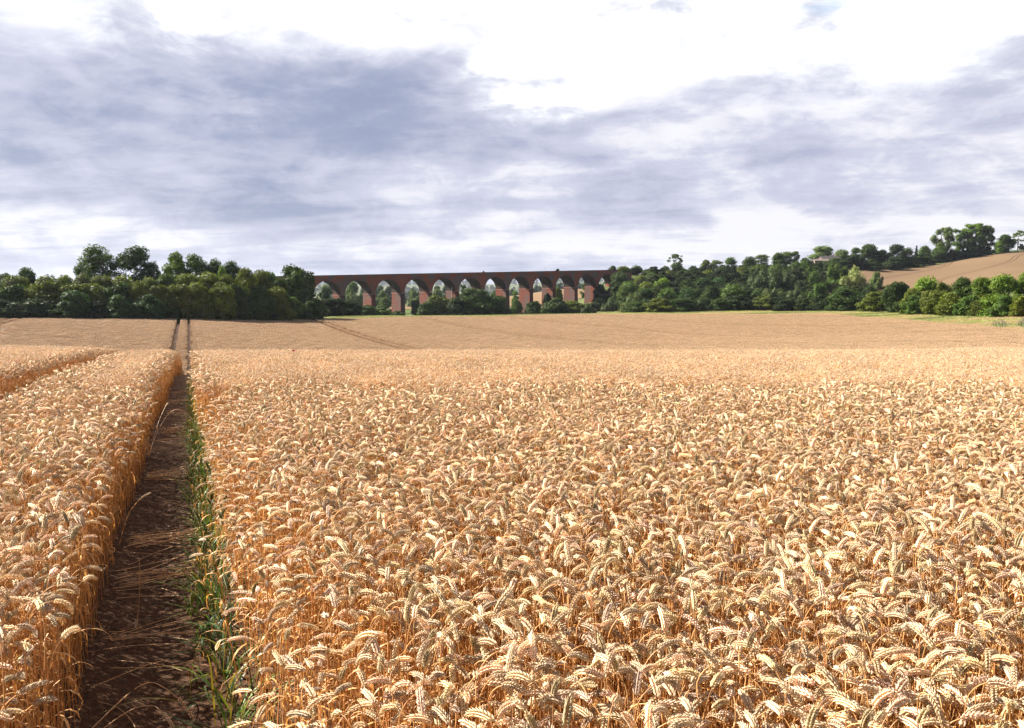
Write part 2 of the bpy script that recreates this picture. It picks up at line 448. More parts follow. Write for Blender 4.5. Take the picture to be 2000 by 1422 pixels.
def grain(s, p, d, side, L, wd, th, col, tip=0.0):
    """one plump spikelet: an elongated octahedron"""
    d = nrm(d); a = nrm(side - d * np.dot(side, d)); b = np.cross(d, a)
    mid = p + d * L * 0.42
    s.add(np.array([p, p + d * (L + tip), mid + a * wd, mid + b * th, mid - a * wd, mid - b * th]), OCT, col)
def ribbon(s, pts, wd, side, col):
    pts = np.asarray(pts); n = len(pts); vs = []
    for i, p in enumerate(pts):
        ww = wd * math.sin(math.pi * (0.12 + 0.88 * i / (n - 1))) if i < n - 1 else wd * 0.05
        sd_ = nrm(side + 0.5 * np.array([math.sin(i * 1.3), math.cos(i * 1.7), 0.3 * math.sin(i)]))
        vs += [p - sd_ * ww, p + sd_ * ww]
    tr = []
    for i in range(n - 1): tr += [(2 * i, 2 * i + 1, 2 * i + 3), (2 * i, 2 * i + 3, 2 * i + 2)]
    s.add(np.array(vs), tr, col)
HEADC = np.array([0.88, 0.69, 0.475]); STEMC = np.array([0.68, 0.38, 0.155]); LEAFC = np.array([0.58, 0.31, 0.11])
def stalk(s, rg, base=(0, 0, 0), h=0.82, az=0.0, lod=0, lean=0.05, thN=None, tint=None, headc=None, stemc=None, hl=None):
    """a wheat plant: bent stem, curved ear of overlapping spikelets, dry leaf blades"""
    base = np.array(base, float)
    hd = np.array([math.cos(az), math.sin(az), 0.0]); lat = np.array([-math.sin(az), math.cos(az), 0.0]); up = np.array([0, 0, 1.0])
    thN = rg.uniform(0.5, 2.3) if thN is None else thN
    hl = rg.uniform(0.052, 0.078) if hl is None else hl
    tint = rg.uniform(0.78, 1.12) if tint is None else tint
    hc = (HEADC if headc is None else headc) * tint * np.array([1, rg.uniform(0.95, 1.03), rg.uniform(0.85, 1.1)])
    scol = (STEMC if stemc is None else stemc) * rg.uniform(0.75, 1.2)
    # stem
    nst = (7, 4, 2)[lod]
    pts = [base.copy()]; p = base.copy(); az_l = rg.uniform(0, 6.28); ld = np.array([math.cos(az_l), math.sin(az_l), 0]) * lean
    main = h - 0.06
    for i in range(nst):
        p = p + nrm(up + ld * (0.4 + i / nst)) * main / nst; pts.append(p.copy())
    th = 0.12
    nn = (4, 2, 1)[lod]; nl = 0.075
    for i in range(nn):
        th = 0.12 + (thN * 0.62 - 0.12) * (i + 1) / nn
        p = p + (up * math.cos(th) + hd * math.sin(th)) * nl / nn; pts.append(p.copy())
    r = (0.0016, 0.0017, 0.0024)[lod]
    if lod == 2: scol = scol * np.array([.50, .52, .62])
    prism(s, pts, [r * 1.15] + [r] * (len(pts) - 2) + [r * 0.7], 3, scol)
    # ear
    cur = rg.uniform(0.35, 1.1)
    def tang(u): 
        a = thN * 0.62 + (thN * 0.38 + cur * 0.5) * u
        return up * math.cos(a) + hd * math.sin(a)
    roll = rg.uniform(-1.2, 1.2)
    if lod == 2:
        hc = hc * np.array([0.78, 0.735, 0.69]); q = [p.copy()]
        for i in range(3): p = p + tang((i + 0.5) / 3) * hl / 3; q.append(p.copy())
        rr = 0.0064
        prism(s, q, [rr * 0.6, rr, rr * 0.9, rr * 0.15], 4, hc)
        return
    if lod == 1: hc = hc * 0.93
    n = (17, 9)[lod]
    for i in range(n):
        u = (i + 0.5) / n; tg = tang(u); p2 = p + tg * (hl / n)
        inpl = np.cross(lat, tg); b = nrm(lat * math.cos(roll) + inpl * math.sin(roll)); b2 = np.cross(tg, b)
        sg = 1 if i % 2 else -1
        prof = (0.72 + 0.5 * math.sin(math.pi * min(1, u * 0.8 + 0.2))) * (1 if u < 0.9 else 0.8)
        cc = hc * rg.uniform(0.86, 1.12)
        if lod == 0:
            L = 0.0125 * prof
            grain(s, p + b * sg * 0.0018, tg + b * sg * 0.44, b2, L, 0.0023 * prof, 0.0019 * prof, cc, rg.uniform(0, 0.009))
            grain(s, p + b * sg * 0.0014 + b2 * 0.0022, tg + b * sg * 0.30 + b2 * 0.36, b, L * 0.92, 0.0022 * prof, 0.0018 * prof, cc * 0.88, rg.uniform(0, .008))
            grain(s, p + b * sg * 0.0014 - b2 * 0.0022, tg + b * sg * 0.30 - b2 * 0.36, b, L * 0.92, 0.0022 * prof, 0.0018 * prof, cc * 1.05, rg.uniform(0, .008))
        else:
            grain(s, p + b * sg * 0.0022, tg + b * sg * 0.42, b2, 0.0150 * prof, 0.0040 * prof, 0.0033 * prof, cc)
        p = p2
    if lod == 0:
        grain(s, p, tang(1.0), lat, 0.012, 0.003, 0.002, hc)
    # dry leaves
    for k in range((3, 1)[lod] if rg.uniform() < 0.8 else 0):
        z0 = rg.uniform(0.25, 0.85) * h; a = rg.uniform(0, 6.28); o = np.array([math.cos(a), math.sin(a), 0])
        q = [base + ld * z0 + up * z0]; el = rg.uniform(0.5, 1.1); L = rg.uniform(0.08, 0.2); m_ = (6, 3)[lod]
        for i in range(m_):
            el -= rg.uniform(0.25, 0.75); q.append(q[-1] + (o * math.cos(el) + up * math.sin(el)) * L / m_)
        ribbon(s, q, rg.uniform(0.0022, 0.0045), np.cross(o, up), LEAFC * rg.uniform(0.7, 1.3))

protos = bpy.data.collections.new('wheat_variants')       # holds the meshes the crop instances, not part of the scene
def proto(name, mesh, coll):
    o = bpy.data.objects.new(name, mesh); coll.objects.link(o); return o
rg = np.random.default_rng(11)
N0 = 30
for i in range(N0):
    s = Soup(); thn = [0.35, 0.8, 1.2, 1.5, 1.7, 1.9, 2.1, 2.3, 2.5, 1.4, 1.6, 2.0, 1.0, 1.8, 2.2][i % 15] + rg.uniform(-.2, .2)
    stalk(s, rg, h=rg.uniform(0.74, 0.85), lod=0, thN=thn, lean=rg.uniform(0.0, 0.14), tint=rg.uniform(.66, 1.14), hl=rg.uniform(.052, .086))
    proto('w%02d' % i, s.mesh('wheat_plant', M_wheat), protos)
N1 = 6; C1 = 0.5
for i in range(N1):
    s = Soup(); g = 13
    for a in range(g):
        for b in range(g):
            x = (a + rg.uniform(-0.2, 1.2)) / g * C1 - C1 / 2; y = (b + rg.uniform(-0.2, 1.2)) / g * C1 - C1 / 2
            stalk(s, rg, (x, y, 0), rg.uniform(0.74, 0.87), rg.uniform(0, 6.28), 1, rg.uniform(0, 0.10))
    proto('w%02d' % (N0 + i), s.mesh('wheat_clump', M_wheat), protos)
N2 = 5; C2 = 1.0
for i in range(N2):
    s = Soup(); g = 18
    for a in range(g):
        for b in range(g):
            x = (a + rg.uniform(-0.2, 1.2)) / g - .5; y = (b + rg.uniform(-0.2, 1.2)) / g - .5
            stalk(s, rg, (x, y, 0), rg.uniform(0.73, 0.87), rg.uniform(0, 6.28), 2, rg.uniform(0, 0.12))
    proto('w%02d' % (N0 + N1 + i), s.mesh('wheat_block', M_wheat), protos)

N3 = 3
for i in range(N3):
    s = Soup()
    for a in range(16):
        for b in range(4):
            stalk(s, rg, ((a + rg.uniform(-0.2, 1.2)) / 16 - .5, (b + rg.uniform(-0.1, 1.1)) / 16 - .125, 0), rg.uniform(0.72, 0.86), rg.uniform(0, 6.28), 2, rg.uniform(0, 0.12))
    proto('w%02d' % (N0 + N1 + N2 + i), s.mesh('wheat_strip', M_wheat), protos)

def instancer(name, P, rot, scl, idx, coll, mat=None):
    """ONE object that spreads the plants of a collection over its points"""
    m = bpy.data.meshes.new(name); m.vertices.add(len(P)); m.vertices.foreach_set('co', np.asarray(P, np.float32).ravel())
    a = m.attributes.new('rot', 'FLOAT_VECTOR', 'POINT'); a.data.foreach_set('vector', np.asarray(rot, np.float32).ravel())
    a = m.attributes.new('scl', 'FLOAT_VECTOR', 'POINT'); a.data.foreach_set('vector', np.asarray(scl, np.float32).ravel())
    a = m.attributes.new('idx', 'INT', 'POINT'); a.data.foreach_set('value', np.asarray(idx, np.int32))
    o = bpy.data.objects.new(name, m); COL.objects.link(o)
    g = bpy.data.node_groups.new(name + '_spread', 'GeometryNodeTree')
    g.interface.new_socket('Geometry', in_out='INPUT', socket_type='NodeSocketGeometry')
    g.interface.new_socket('Geometry', in_out='OUTPUT', socket_type='NodeSocketGeometry')
    n = g.nodes; l = g.links
    gi = n.new('NodeGroupInput'); go = n.new('NodeGroupOutput'); ip = n.new('GeometryNodeInstanceOnPoints')
    ci = n.new('GeometryNodeCollectionInfo'); ci.inputs['Collection'].default_value = coll
    ci.inputs['Separate Children'].default_value = True; ci.inputs['Reset Children'].default_value = True
    def attr(nm, ty):
        q = n.new('GeometryNodeInputNamedAttribute'); q.data_type = ty; q.inputs['Name'].default_value = nm; return q.outputs['Attribute']
    e = n.new('FunctionNodeEulerToRotation')
    l.new(gi.outputs[0], ip.inputs['Points']); l.new(ci.outputs[0], ip.inputs['Instance'])
    ip.inputs['Pick Instance'].default_value = True
    l.new(attr('idx', 'INT'), ip.inputs['Instance Index']); l.new(attr('rot', 'FLOAT_VECTOR'), e.inputs[0])
    l.new(e.outputs[0], ip.inputs['Rotation']); l.new(attr('scl', 'FLOAT_VECTOR'), ip.inputs['Scale'])
    l.new(ip.outputs[0], go.inputs[0])
    md = o.modifiers.new('spread', 'NODES'); md.node_group = g
    return o

P = []; RO = []; SC = []; IX = []
YN = 9.5; YM = 35.0
# near plants one by one
g = 0.0385
sA = np.arange(-1.5, 14, g); tA = np.arange(-8, 15, g)
S_, T_ = np.meshgrid(sA, tA); S_ = S_.ravel() + rng.uniform(-g * .6, g * .6, S_.size); T_ = T_.ravel() + rng.uniform(-g * .6, g * .6, T_.size)
X = S_ * dT[0] + T_ * pT[0]; Y = S_ * dT[1] + T_ * pT[1]
td = track_dist(T_, S_)
rough = rng.uniform(-0.035, 0.03, X.size)
# the 9 m limit is jittered per 0.5 m cell so no seam shows
cs = np.floor(S_ / C1); ct = np.floor((T_ - T0) / C1)
cyc = ((cs + .5) * C1 * dT[1] + ((ct + .5) * C1 + T0) * pT[1])
def cellnear(cyc): return cyc < YN
edge_r = (T_ > T0) & (td < 0.30) & (T_ < T0 + 1.2)
ok = (td > rough) & (~edge_r | (rng.uniform(size=X.size) < 0.25 + 1.6 * td)) & cellnear(cyc) & (Y > -0.9) & (np.abs(X) < np.maximum(2.6, 0.72 * Y + 1.2)) & (np.hypot(X, Y) > 0.45)
X, Y, T_, td, edge_r = X[ok], Y[ok], T_[ok], td[ok], edge_r[ok]
n = len(X)
P.append(np.stack([X, Y, height(X, Y)], 1))
az = rng.uniform(0, 6.28, n); tilt = rng.normal(0, 0.05, (n, 2))
RO.append(np.stack([tilt[:, 0], tilt[:, 1], az], 1))
zs = rng.uniform(0.86, 1.07, n) * (1 + 0.03 * np.sin(X * 1.7) * np.cos(Y * 1.3)) * .98 * np.where(edge_r, np.clip(.72 + .9 * td, 0, 1) * rng.uniform(.85, 1.05, n), 1)
SC.append(np.stack([rng.uniform(.92, 1.1, n), rng.uniform(.92, 1.1, n), zs], 1))
IX.append(rng.integers(0, N0, n))
print('near stalks', n)
# middle distance: half metre clumps on a grid aligned with the tramlines; edge cells are cut into single plants
def grid_cells(cell, smin, smax, tmin, tmax):
    a = np.arange(math.floor(smin / cell), math.ceil(smax / cell)); b = np.arange(math.floor(tmin / cell), math.ceil(tmax / cell))
    A, B = np.meshgrid(a, b); s = (A.ravel() + .5) * cell; t = (B.ravel() + .5) * cell + T0
    return s, t
s, t = grid_cells(C1, 0, 60, -30, 60)
X = s * dT[0] + t * pT[0]; Y = s * dT[1] + t * pT[1]
cell1 = np.hypot(0, 0)
c1y = (np.floor(s / C2) + .5) * C2 * dT[1] + ((np.floor((t - T0) / C2) + .5) * C2 + T0) * pT[1]
vis = (Y >= YN) & (c1y < YM) & (np.abs(X) < 0.72 * Y + 1.5)
td = track_dist(t, s)
full = vis & (td > C1 * 0.62)
edge = vis & (td <= C1 * 0.62)
X1, Y1 = X[full], Y[full]; n = len(X1); print('mid clumps', n)
P.append(np.stack([X1, Y1, height(X1, Y1)], 1))
baz = math.atan2(dT[1], dT[0])
RO.append(np.stack([rng.normal(0, .01, n), rng.normal(0, .01, n), baz + rng.integers(0, 4, n) * math.pi / 2], 1))
SC.append(np.stack([np.ones(n), np.where(rng.uniform(size=n) > .5, 1, 1.0), rng.uniform(0.95, 1.05, n)], 1))
IX.append(rng.integers(N0, N0 + N1, n))
# single plants in the cells beside the tracks
es, et = s[edge], t[edge]; k = 150
ss = (es[:, None] + rng.uniform(-C1 / 2, C1 / 2, (len(es), k))).ravel(); tt = (et[:, None] + rng.uniform(-C1 / 2, C1 / 2, (len(es), k))).ravel()
ok = track_dist(tt, ss) > rng.uniform(-0.04, 0.03, ss.size); ss, tt = ss[ok], tt[ok]
X1 = ss * dT[0] + tt * pT[0]; Y1 = ss * dT[1] + tt * pT[1]; n = len(X1); print('edge stalks', n)
P.append(np.stack([X1, Y1, height(X1, Y1)], 1)); RO.append(np.stack([rng.normal(0, .05, n), rng.normal(0, .05, n), rng.uniform(0, 6.28, n)], 1))
SC.append(np.stack([rng.uniform(.95, 1.15, n)] * 2 + [rng.uniform(.9, 1.06, n)], 1)); IX.append(rng.integers(0, N0, n))
# far: one metre blocks; those crossed by a track are squeezed beside it
s, t = grid_cells(C2, 0, 330, -150, 260)
X = s * dT[0] + t * pT[0]; Y = s * dT[1] + t * pT[1]
px = 1000 + F * X / np.maximum(Y, 1)
vis = (Y >= YM) & (px > -260) & (px < 2260) & (Y < yedge(px))
s, t, X, Y = s[vis], t[vis], X[vis], Y[vis]
# half-block columns next to the tracks
td = track_dist(t, s)
full = td > C2 * 0.5
n = full.sum(); print('far blocks', n)
P.append(np.stack([X[full], Y[full], height(X[full], Y[full])], 1))
RO.append(np.stack([np.zeros(n), np.zeros(n), baz + rng.integers(0, 4, n) * math.pi / 2], 1))
xf, yf = X[full], Y[full]
SC.append(np.stack([np.ones(n), np.ones(n), rng.uniform(.94, 1.06, n) + .04 * np.sin(xf * .21 + 2 * np.sin(yf * .06)) * np.sin(yf * .13 + xf * .03)], 1)); IX.append(rng.integers(N0 + N1, N0 + N1 + N2, n))
sE, tE = s[~full], t[~full]
PP = []
for q in range(4):             # quarter-width slivers of a block
    tq = tE + (q - 1.5) * 0.25
    o2 = track_dist(tq, sE) > 0.04
    a, b = sE[o2], tq[o2]; x = a * dT[0] + b * pT[0]; y = a * dT[1] + b * pT[1]; n = len(x)
    P.append(np.stack([x, y, height(x, y)], 1)); RO.append(np.stack([np.zeros(n), np.zeros(n), np.full(n, baz)], 1))
    SC.append(np.stack([np.ones(n), np.ones(n), rng.uniform(.93, 1.03, n)], 1)); IX.append(rng.integers(N0 + N1 + N2, N0 + N1 + N2 + N3, n))
P = np.concatenate(P); RO = np.concatenate(RO); SC = np.concatenate(SC); IX = np.concatenate(IX)
wh = instancer('wheat_crop', P, RO, SC, IX, protos)
tag(wh, 'ripe golden wheat with nodding ears filling the whole field up to the hedges', 'wheat', kind='stuff')

# ------------------------------------------------------------------ bare soil of the wheel tracks, with stones and straw
def soil_strip(tc_, s0, s1, name='soil_track'):
    ns = int((s1 - s0) / 0.05); nt_ = 18
    Sg, Tg = np.meshgrid(np.linspace(s0, s1, ns), np.linspace(-0.42, 0.42, nt_), indexing='ij')
    X = Sg * dT[0] + (Tg + tc_) * pT[0]; Y = Sg * dT[1] + (Tg + tc_) * pT[1]
    bump = 0.003 * np.sin(Sg * 5.3 + 3 * np.sin(Tg * 7)) * np.cos(Tg * 9 + 2 * np.sin(Sg * 3.1)) + 0.001 * rng.normal(size=Sg.shape)
    dip = -0.03 * np.exp(-(Tg / 0.2) ** 2)
    Z = height(X, Y) + 0.045 + dip + bump
    idx = np.arange(ns * nt_).reshape(ns, nt_)
    q = np.stack([idx[:-1, :-1], idx[:-1, 1:], idx[1:, 1:], idx[1:, :-1]], -1).reshape(-1, 4)[:, ::-1]
    o = bpy.data.objects.new(name, np_mesh(name, np.stack([X, Y, Z], -1).reshape(-1, 3), q, M_soil, smooth=True)); COL.objects.link(o)
    tag(o, kind='structure')
def soil_mat():
    m, t, out = mat_new('bare_soil')
    g = t.new('ShaderNodeNewGeometry').outputs['Position']
    n1 = t.noise(g, 3, 4, 0.6); n2 = t.noise(g, 45, 8, 0.7); 
    vo = t.new('ShaderNodeTexVoronoi', feature='DISTANCE_TO_EDGE'); t.l.new(t.vm('ADD', g, t.vm('SCALE', t.comb(n1, n2, n1))), vo.inputs['Vector'])
    vo.inputs['Scale'].default_value = 3.2
    crack = t.ss(vo.outputs[0], 0.0, 0.03)
    c = t.mix(t.ss(n2, 0.3, 0.7), (0.038, 0.019, 0.0105), (0.105, 0.053, 0.029))
    c = t.mix(t.m('MULTIPLY', t.ss(n1, 0.4, 0.7), 0.4), c, (0.055, 0.030, 0.017))
    h = t.m('ADD', n2, t.m('MULTIPLY', crack, 0.7))
    p = principled(t, c, 0.95, 0.12, h, 0.007); t.l.new(p.outputs[0], out.inputs[0]); return m
M_soil = soil_mat()
soil_strip(T0, -0.5, 28); soil_strip(T0 - 1.9, -0.5, 28)

def at_st(s, t): 
    return s * dT[0] + t * pT[0], s * dT[1] + t * pT[1]
# pebbles
ico = bmesh.new(); bmesh.ops.create_icosphere(ico, subdivisions=1, radius=1.0)
iv = np.array([v.co[:] for v in ico.verts]); it = np.array([[v.index for v in f.verts] for f in ico.faces]); ico.free()
sp = Soup()
for i in range(900):
    s_ = rng.uniform(1.2, 12) if i < 700 else rng.uniform(12, 24); t_ = T0 + rng.uniform(-0.30, 0.30)
    x, y = at_st(s_, t_); r = min(0.016, 0.0022 * (1 + rng.exponential(1.0)))
    v = iv * np.array([r, r * rng.uniform(.6, 1), r * rng.uniform(.4, .8)]) * rng.uniform(.8, 1.2, (len(iv), 1)) + np.array([x, y, H1(x, y) + 0.045 - 0.03 * math.exp(-((t_ - T0) / .2) ** 2) + r * .2])
    sp.add(v, it, (1, 1, 1))
o = bpy.data.objects.new('pebbles', sp.mesh('pebbles', M_stone, False)); COL.objects.link(o)
tag(o, 'small pale pebbles and chalk crumbs scattered on the dark soil of the wheel track', 'pebbles', kind='stuff')

# loose straw in small heaps across the track
sp = Soup(); rg = np.random.default_rng(5)
def straw(s_, t_, az, L, z=0.02, head=False):
    x, y = at_st(s_, t_); z0 = H1(x, y) + 0.035 + z
    q = []; a = az; p = np.array([x - math.cos(az) * L / 2, y - math.sin(az) * L / 2, z0])
    q.append(p.copy()); e = rg.uniform(-0.06, 0.10)
    for i in range(5):
        a += rg.normal(0, 0.09); e += rg.normal(-0.01, 0.04)
        p = p + np.array([math.cos(a), math.sin(a), e]) * L / 5
        p[2] = max(p[2], H1(p[0], p[1]) + 0.03); q.append(p.copy())
    prism(sp, q, 0.0016, 3, (STEMC * 0.5 + HEADC * 0.5) * rg.uniform(.75, 1.1))
    if head:
        tg = nrm(q[-1] - q[-2]); lat = nrm(np.cross(tg, (0, 0, 1.0)))
        for i in range(14):
            sg = 1 if i % 2 else -1; pp = q[-1] + tg * i * 0.006
            grain(sp, pp, tg + lat * sg * .45, np.array([0, 0, 1.0]), 0.014, 0.003, 0.004, HEADC * rg.uniform(.8, 1.1))
for sc_, n_ in [(4.25, 8), (5.2, 22), (6.1, 28), (8.6, 28), (10.9, 8), (12.0, 16), (14.6, 8), (16.5, 12), (19, 10)]:
    m0 = rg.uniform(-.40, .25)
    for i in range(n_):
        da = rg.normal(0, 0.26); L_ = rg.uniform(0.25, 0.62); t0_ = -0.27 + L_ * .5 * rg.uniform(.9, 1.3)
        straw(sc_ + rg.normal(0, 0.09) + (m0 + da) * (t0_ + .27), T0 + t0_, m0 + .38 + da, L_, rg.uniform(0, 0.06), rg.uniform() < .3)
for i in range(60):
    straw(rg.uniform(2.8, 16), T0 + rg.uniform(-0.25, 0.25), rg.uniform(0, 6.28), rg.uniform(0.06, 0.25), 0)
o = bpy.data.objects.new('straw_litter', sp.mesh('straw_litter', M_wheat)); COL.objects.link(o)
tag(o, 'loose broken straw lying in small heaps across the wheel track', 'straw', kind='stuff')

# single fallen stalks that can be told apart
def fallen(pts, label, r=0.0021, ear=0.09, col=None):
    """pts: points across the track given as (s, t, height above the ground)"""
    q = []
    for (s_, t_, z_) in pts:
        x, y = at_st(s_, T0 + t_); q.append(np.array([x, y, H1(x, y) + 0.03 + z_]))
    # smooth the polyline
    for _ in range(2):
        n_ = [q[0]]
        for a, b in zip(q[:-1], q[1:]): n_ += [a * .75 + b * .25, a * .25 + b * .75]
        n_.append(q[-1]); q = n_
    root = empty('fallen_wheat_stalk', tuple(q[0])); b0 = np.array(q[0])
    sA_ = Soup(); prism(sA_, [a - b0 for a in q], r, 4, (STEMC * .6 + HEADC * .35) * rg.uniform(.85, 1.1))
    o = bpy.data.objects.new('stem', sA_.mesh('stem', M_wheat)); COL.objects.link(o); o.parent = root
    if ear:
        sB = Soup(); tg = nrm(q[-1] - q[-3]); up_ = np.array([0, 0, 1.0]); p_ = q[-1] - b0; n_ = 17
        for i in range(n_):
            tg = nrm(tg + np.array([0, 0, -0.035])); lat = nrm(np.cross(tg, up_)); sg = 1 if i % 2 else -1
            for k in (-1, 0, 1):
                grain(sB, p_ + lat * sg * .0015, tg + lat * sg * .42 + up_ * k * .38, lat, 0.0145, 0.0028, 0.0024, HEADC * rg.uniform(.8, 1.05))
            p_ = p_ + tg * ear / n_
        o = bpy.data.objects.new('ear', sB.mesh('ear', M_wheat)); COL.objects.link(o); o.parent = root
    tag(root, label, 'wheat stalk', 'fallen wheat stalks on the wheel track'); return root
fallen([(3.05, -0.28, .10), (3.30, -0.12, .16), (3.42, -0.02, .18), (3.38, 0.05, .15), (3.34, 0.09, .12)], 'bent fallen stalk arching over the soil near the bottom, its ear beside the green weeds', .0026, .10)
fallen([(3.08, -0.30, .06), (3.30, -0.10, .12), (3.33, 0.00, .12), (3.27, 0.04, .10)], 'lower of two fallen stalks arching to a pair of golden ears near the bottom', .0024, .07)
fallen([(3.0, -0.24, .05), (2.97, 0.05, .04), (3.06, 0.34, .05)], 'straight straw lying right across the bottom of the wheel track', .0026, 0)
fallen([(3.95, -0.20, .03), (3.85, 0.05, .03), (3.92, 0.32, .05)], 'long straight stalk lying across the middle of the dark soil patch', .0022, 0)
fallen([(4.05, -0.18, .02), (3.86, 0.02, .05), (3.75, 0.14, .03)], 'slanting stalk with its ear crossing the long straight one', .0022, .05)
fallen([(3.75, -0.26, .04), (3.88, -0.05, .05), (3.90, 0.04, .05)], 'thin stalk rising from the left wheat edge to the crossed straws', .0018, 0)
fallen([(5.35, -0.26, .22), (5.30, -0.22, .36), (5.25, -0.18, .46), (5.22, -0.13, .52)], 'upright leaning stalk with pale ear standing out from the left wheat edge over bare soil', .0020, .085)
fallen([(4.55, -0.10, .36), (4.52, -0.10, .24), (4.50, -0.11, .10), (4.48, -0.12, .05)], 'thin broken stalk hanging straight down over the soil from the left wheat edge', .0018, .04)
fallen([(9.5, -0.28, .10), (9.8, -0.15, .40), (9.95, -0.02, .55), (9.9, 0.10, .52), (9.85, 0.16, .45)], 'tall stalk arching from the left wheat edge over the far track, ear drooping', .0024, .08)
fallen([(9.3, -0.26, .12), (9.7, -0.18, .42), (9.9, -0.10, .58)], 'tall stalk leaning out over the far track with upward ear', .0024, .08)
fallen([(3.62, -0.22, .03), (3.48, -0.12, .05), (3.30, -0.05, .03), (3.0, 0.0, .03)], 'curved straw with dry leaf running down the soil between the bottom stalks', .0022, .04)

# green weeds and unripe wheat on the right-hand edge of the track
sp = Soup(); rg = np.random.default_rng(9)
GREENS = [np.array(c) for c in [(0.08, 0.17, 0.02), (0.05, 0.10, 0.02), (0.14, 0.19, 0.02), (0.035, 0.065, 0.02), (0.24, 0.20, 0.03)]]
s_ = 2.5
while s_ < 24:
    s_ += 0.026 if s_ < 4.5 else (0.016 if s_ < 9 else 0.014)
    dens = 0.5 + 0.5 * math.sin(s_ * 3.1) * math.sin(s_ * 1.3 + 1)
    t_ = T0 + 0.245 + rg.normal(0, 0.05) + (0.05 if s_ < 4 else 0)
    x, y = at_st(s_, t_); z = H1(x, y); base = np.array([x, y, z]); gc = GREENS[rg.integers(5)] * rg.uniform(.7, 1.2)
    if rg.uniform() < 0.11:
        stalk(sp, rg, base, rg.uniform(0.25, 0.5) + .12 * dens, rg.uniform(0, 6.28), 0 if s_ < 8 else 1, .12, rg.uniform(.1, .7),
              headc=np.array([0.17, 0.19, 0.05]), stemc=gc * 1.3, hl=rg.uniform(.05, .075))
    for k in range(rg.integers(2, 5)):
        a = rg.uniform(0, 6.28); o_ = np.array([math.cos(a), math.sin(a), 0]); el = rg.uniform(1.15, 1.55)
        L = rg.uniform(0.12, 0.32) * (0.7 + 0.6 * dens) + (0.12 if rg.uniform() < .3 else 0); q = [base.copy()]
        for i in range(6):
            el -= rg.uniform(0.0, 0.42); q.append(q[-1] + (o_ * math.cos(el) + np.array([0, 0, 1]) * math.sin(el)) * L / 6)
        ribbon(sp, q, rg.uniform(.0025, .006), np.cross(o_, (0, 0, 1)), gc * rg.uniform(.8, 1.3))
o = bpy.data.objects.new('green_weeds', sp.mesh('green_weeds', M_grass)); COL.objects.link(o)
tag(o, 'strip of green weeds and unripe wheat along the right edge of the wheel track', 'weeds', kind='stuff')

# pale curled leaf among the weeds
b = Soup(); q = [np.array([0, 0, 0]), np.array([.004, 0, .02]), np.array([.012, 0, .038]), np.array([.024, 0, .045])]
ribbon(b, q, 0.009, np.array([0, 1.0, 0]), (0.75, 0.70, 0.62)); ribbon(b, [a + np.array([0.002, .006, 0]) for a in q], 0.008, np.array([.5, .8, 0]), (0.72, 0.62, 0.5))
prism(b, [np.array([0, 0, -0.30]), np.array([.004, 0, -0.15]), np.array([0, 0, 0])], .0014, 4, (0.3, 0.24, 0.1))
o = bpy.data.objects.new('curled_leaf', b.mesh('curled_leaf', M_grass)); COL.objects.link(o)
x, y = at_st(3.32, T0 + 0.24); o.location = (x, y, H1(x, y) + 0.33); tag(o, 'small white curled dry leaf standing among the green weeds near the bottom', 'leaf')

# the one pink poppy on the brow
def poppy():
    Y = 19.0; X = (572 - 1000) / F * Y; z = H1(X, Y) + .06
    root = empty('poppy', (X, Y, z)); b = MB(); b.tube([(0, 0, 0), (.01, 0, .45), (0, .01, .88)], .003, 5); b.build('stem', simple_mat('poppy_stem', (.09, .15, .04), (.06, .1, .03)), root)
    mp = simple_mat('poppy_petal', (0.55, 0.03, 0.24), (0.42, 0.02, 0.18), 20)
    for k in range(4):
        a = k * math.pi / 2 + .3; p = MB(); vs = []; fs = []
        for i in range(5):
            for j in range(5):
                u = i / 4; v = (j / 4 - .5) * 1.5; r = .045 * u
                vs.append((r * math.cos(a + v) , r * math.sin(a + v), .88 + .035 * u * u + .004 * math.sin(j * 3)))
        for i in range(4):
            for j in range(4): fs.append((i * 5 + j, i * 5 + j + 1, i * 5 + j + 6, i * 5 + j + 5))
        p.add(vs, fs); p.build('petal', mp, root, True)
    c = MB(); c.tube([(0, 0, .88), (0, 0, .90)], .008, 8); c.build('seed_head', simple_mat('poppy_seed', (.02, .02, .02), (.03, .03, .02)), root)
    tag(root, 'single pink poppy standing just above the wheat on the brow of the field', 'poppy')
poppy()

# ------------------------------------------------------------------ grass verge beyond the wheat
gcoll = bpy.data.collections.new('verge_variants'); rg = np.random.default_rng(21)
VC = [[(0.42, 0.47, 0.14), (0.32, 0.40, 0.10)], [(0.62, 0.53, 0.30), (0.68, 0.57, 0.36)], [(0.56, 0.41, 0.27), (0.5, 0.37, 0.24)], [(0.15, 0.21, 0.05), (0.11, 0.17, 0.04)]]
for i in range(4):
    s = Soup()
    for k in range(260):
        p0 = np.array([rg.uniform(-.6, .6), rg.uniform(-.6, .6), 0]); a = rg.uniform(0, 6.28); o_ = np.array([math.cos(a), math.sin(a), 0]); el = rg.uniform(1.1, 1.5); L = rg.uniform(.2, .55); q = [p0]
        for j in range(3):
            el -= rg.uniform(.1, .4); q.append(q[-1] + (o_ * math.cos(el) + np.array([0, 0, 1]) * math.sin(el)) * L / 3)
        c = VC[i][rg.integers(2)] if rg.uniform() < .8 else VC[rg.integers(4)][0]
        ribbon(s, q, .012, np.cross(o_, (0, 0, 1)), np.array(c) * rg.uniform(.8, 1.15))
    proto('g%02d' % i, s.mesh('grass_tuft', M_grass), gcoll)
pts = []; ids = []
WOODB = ([-900, 300, 600, 700, 1200, 1350, 1600, 1750, 1850, 2000, 2300], [6, 7, 9, 60, 60, 45, 42, 45, 35, 45, 45])
rv = np.random.default_rng(3)
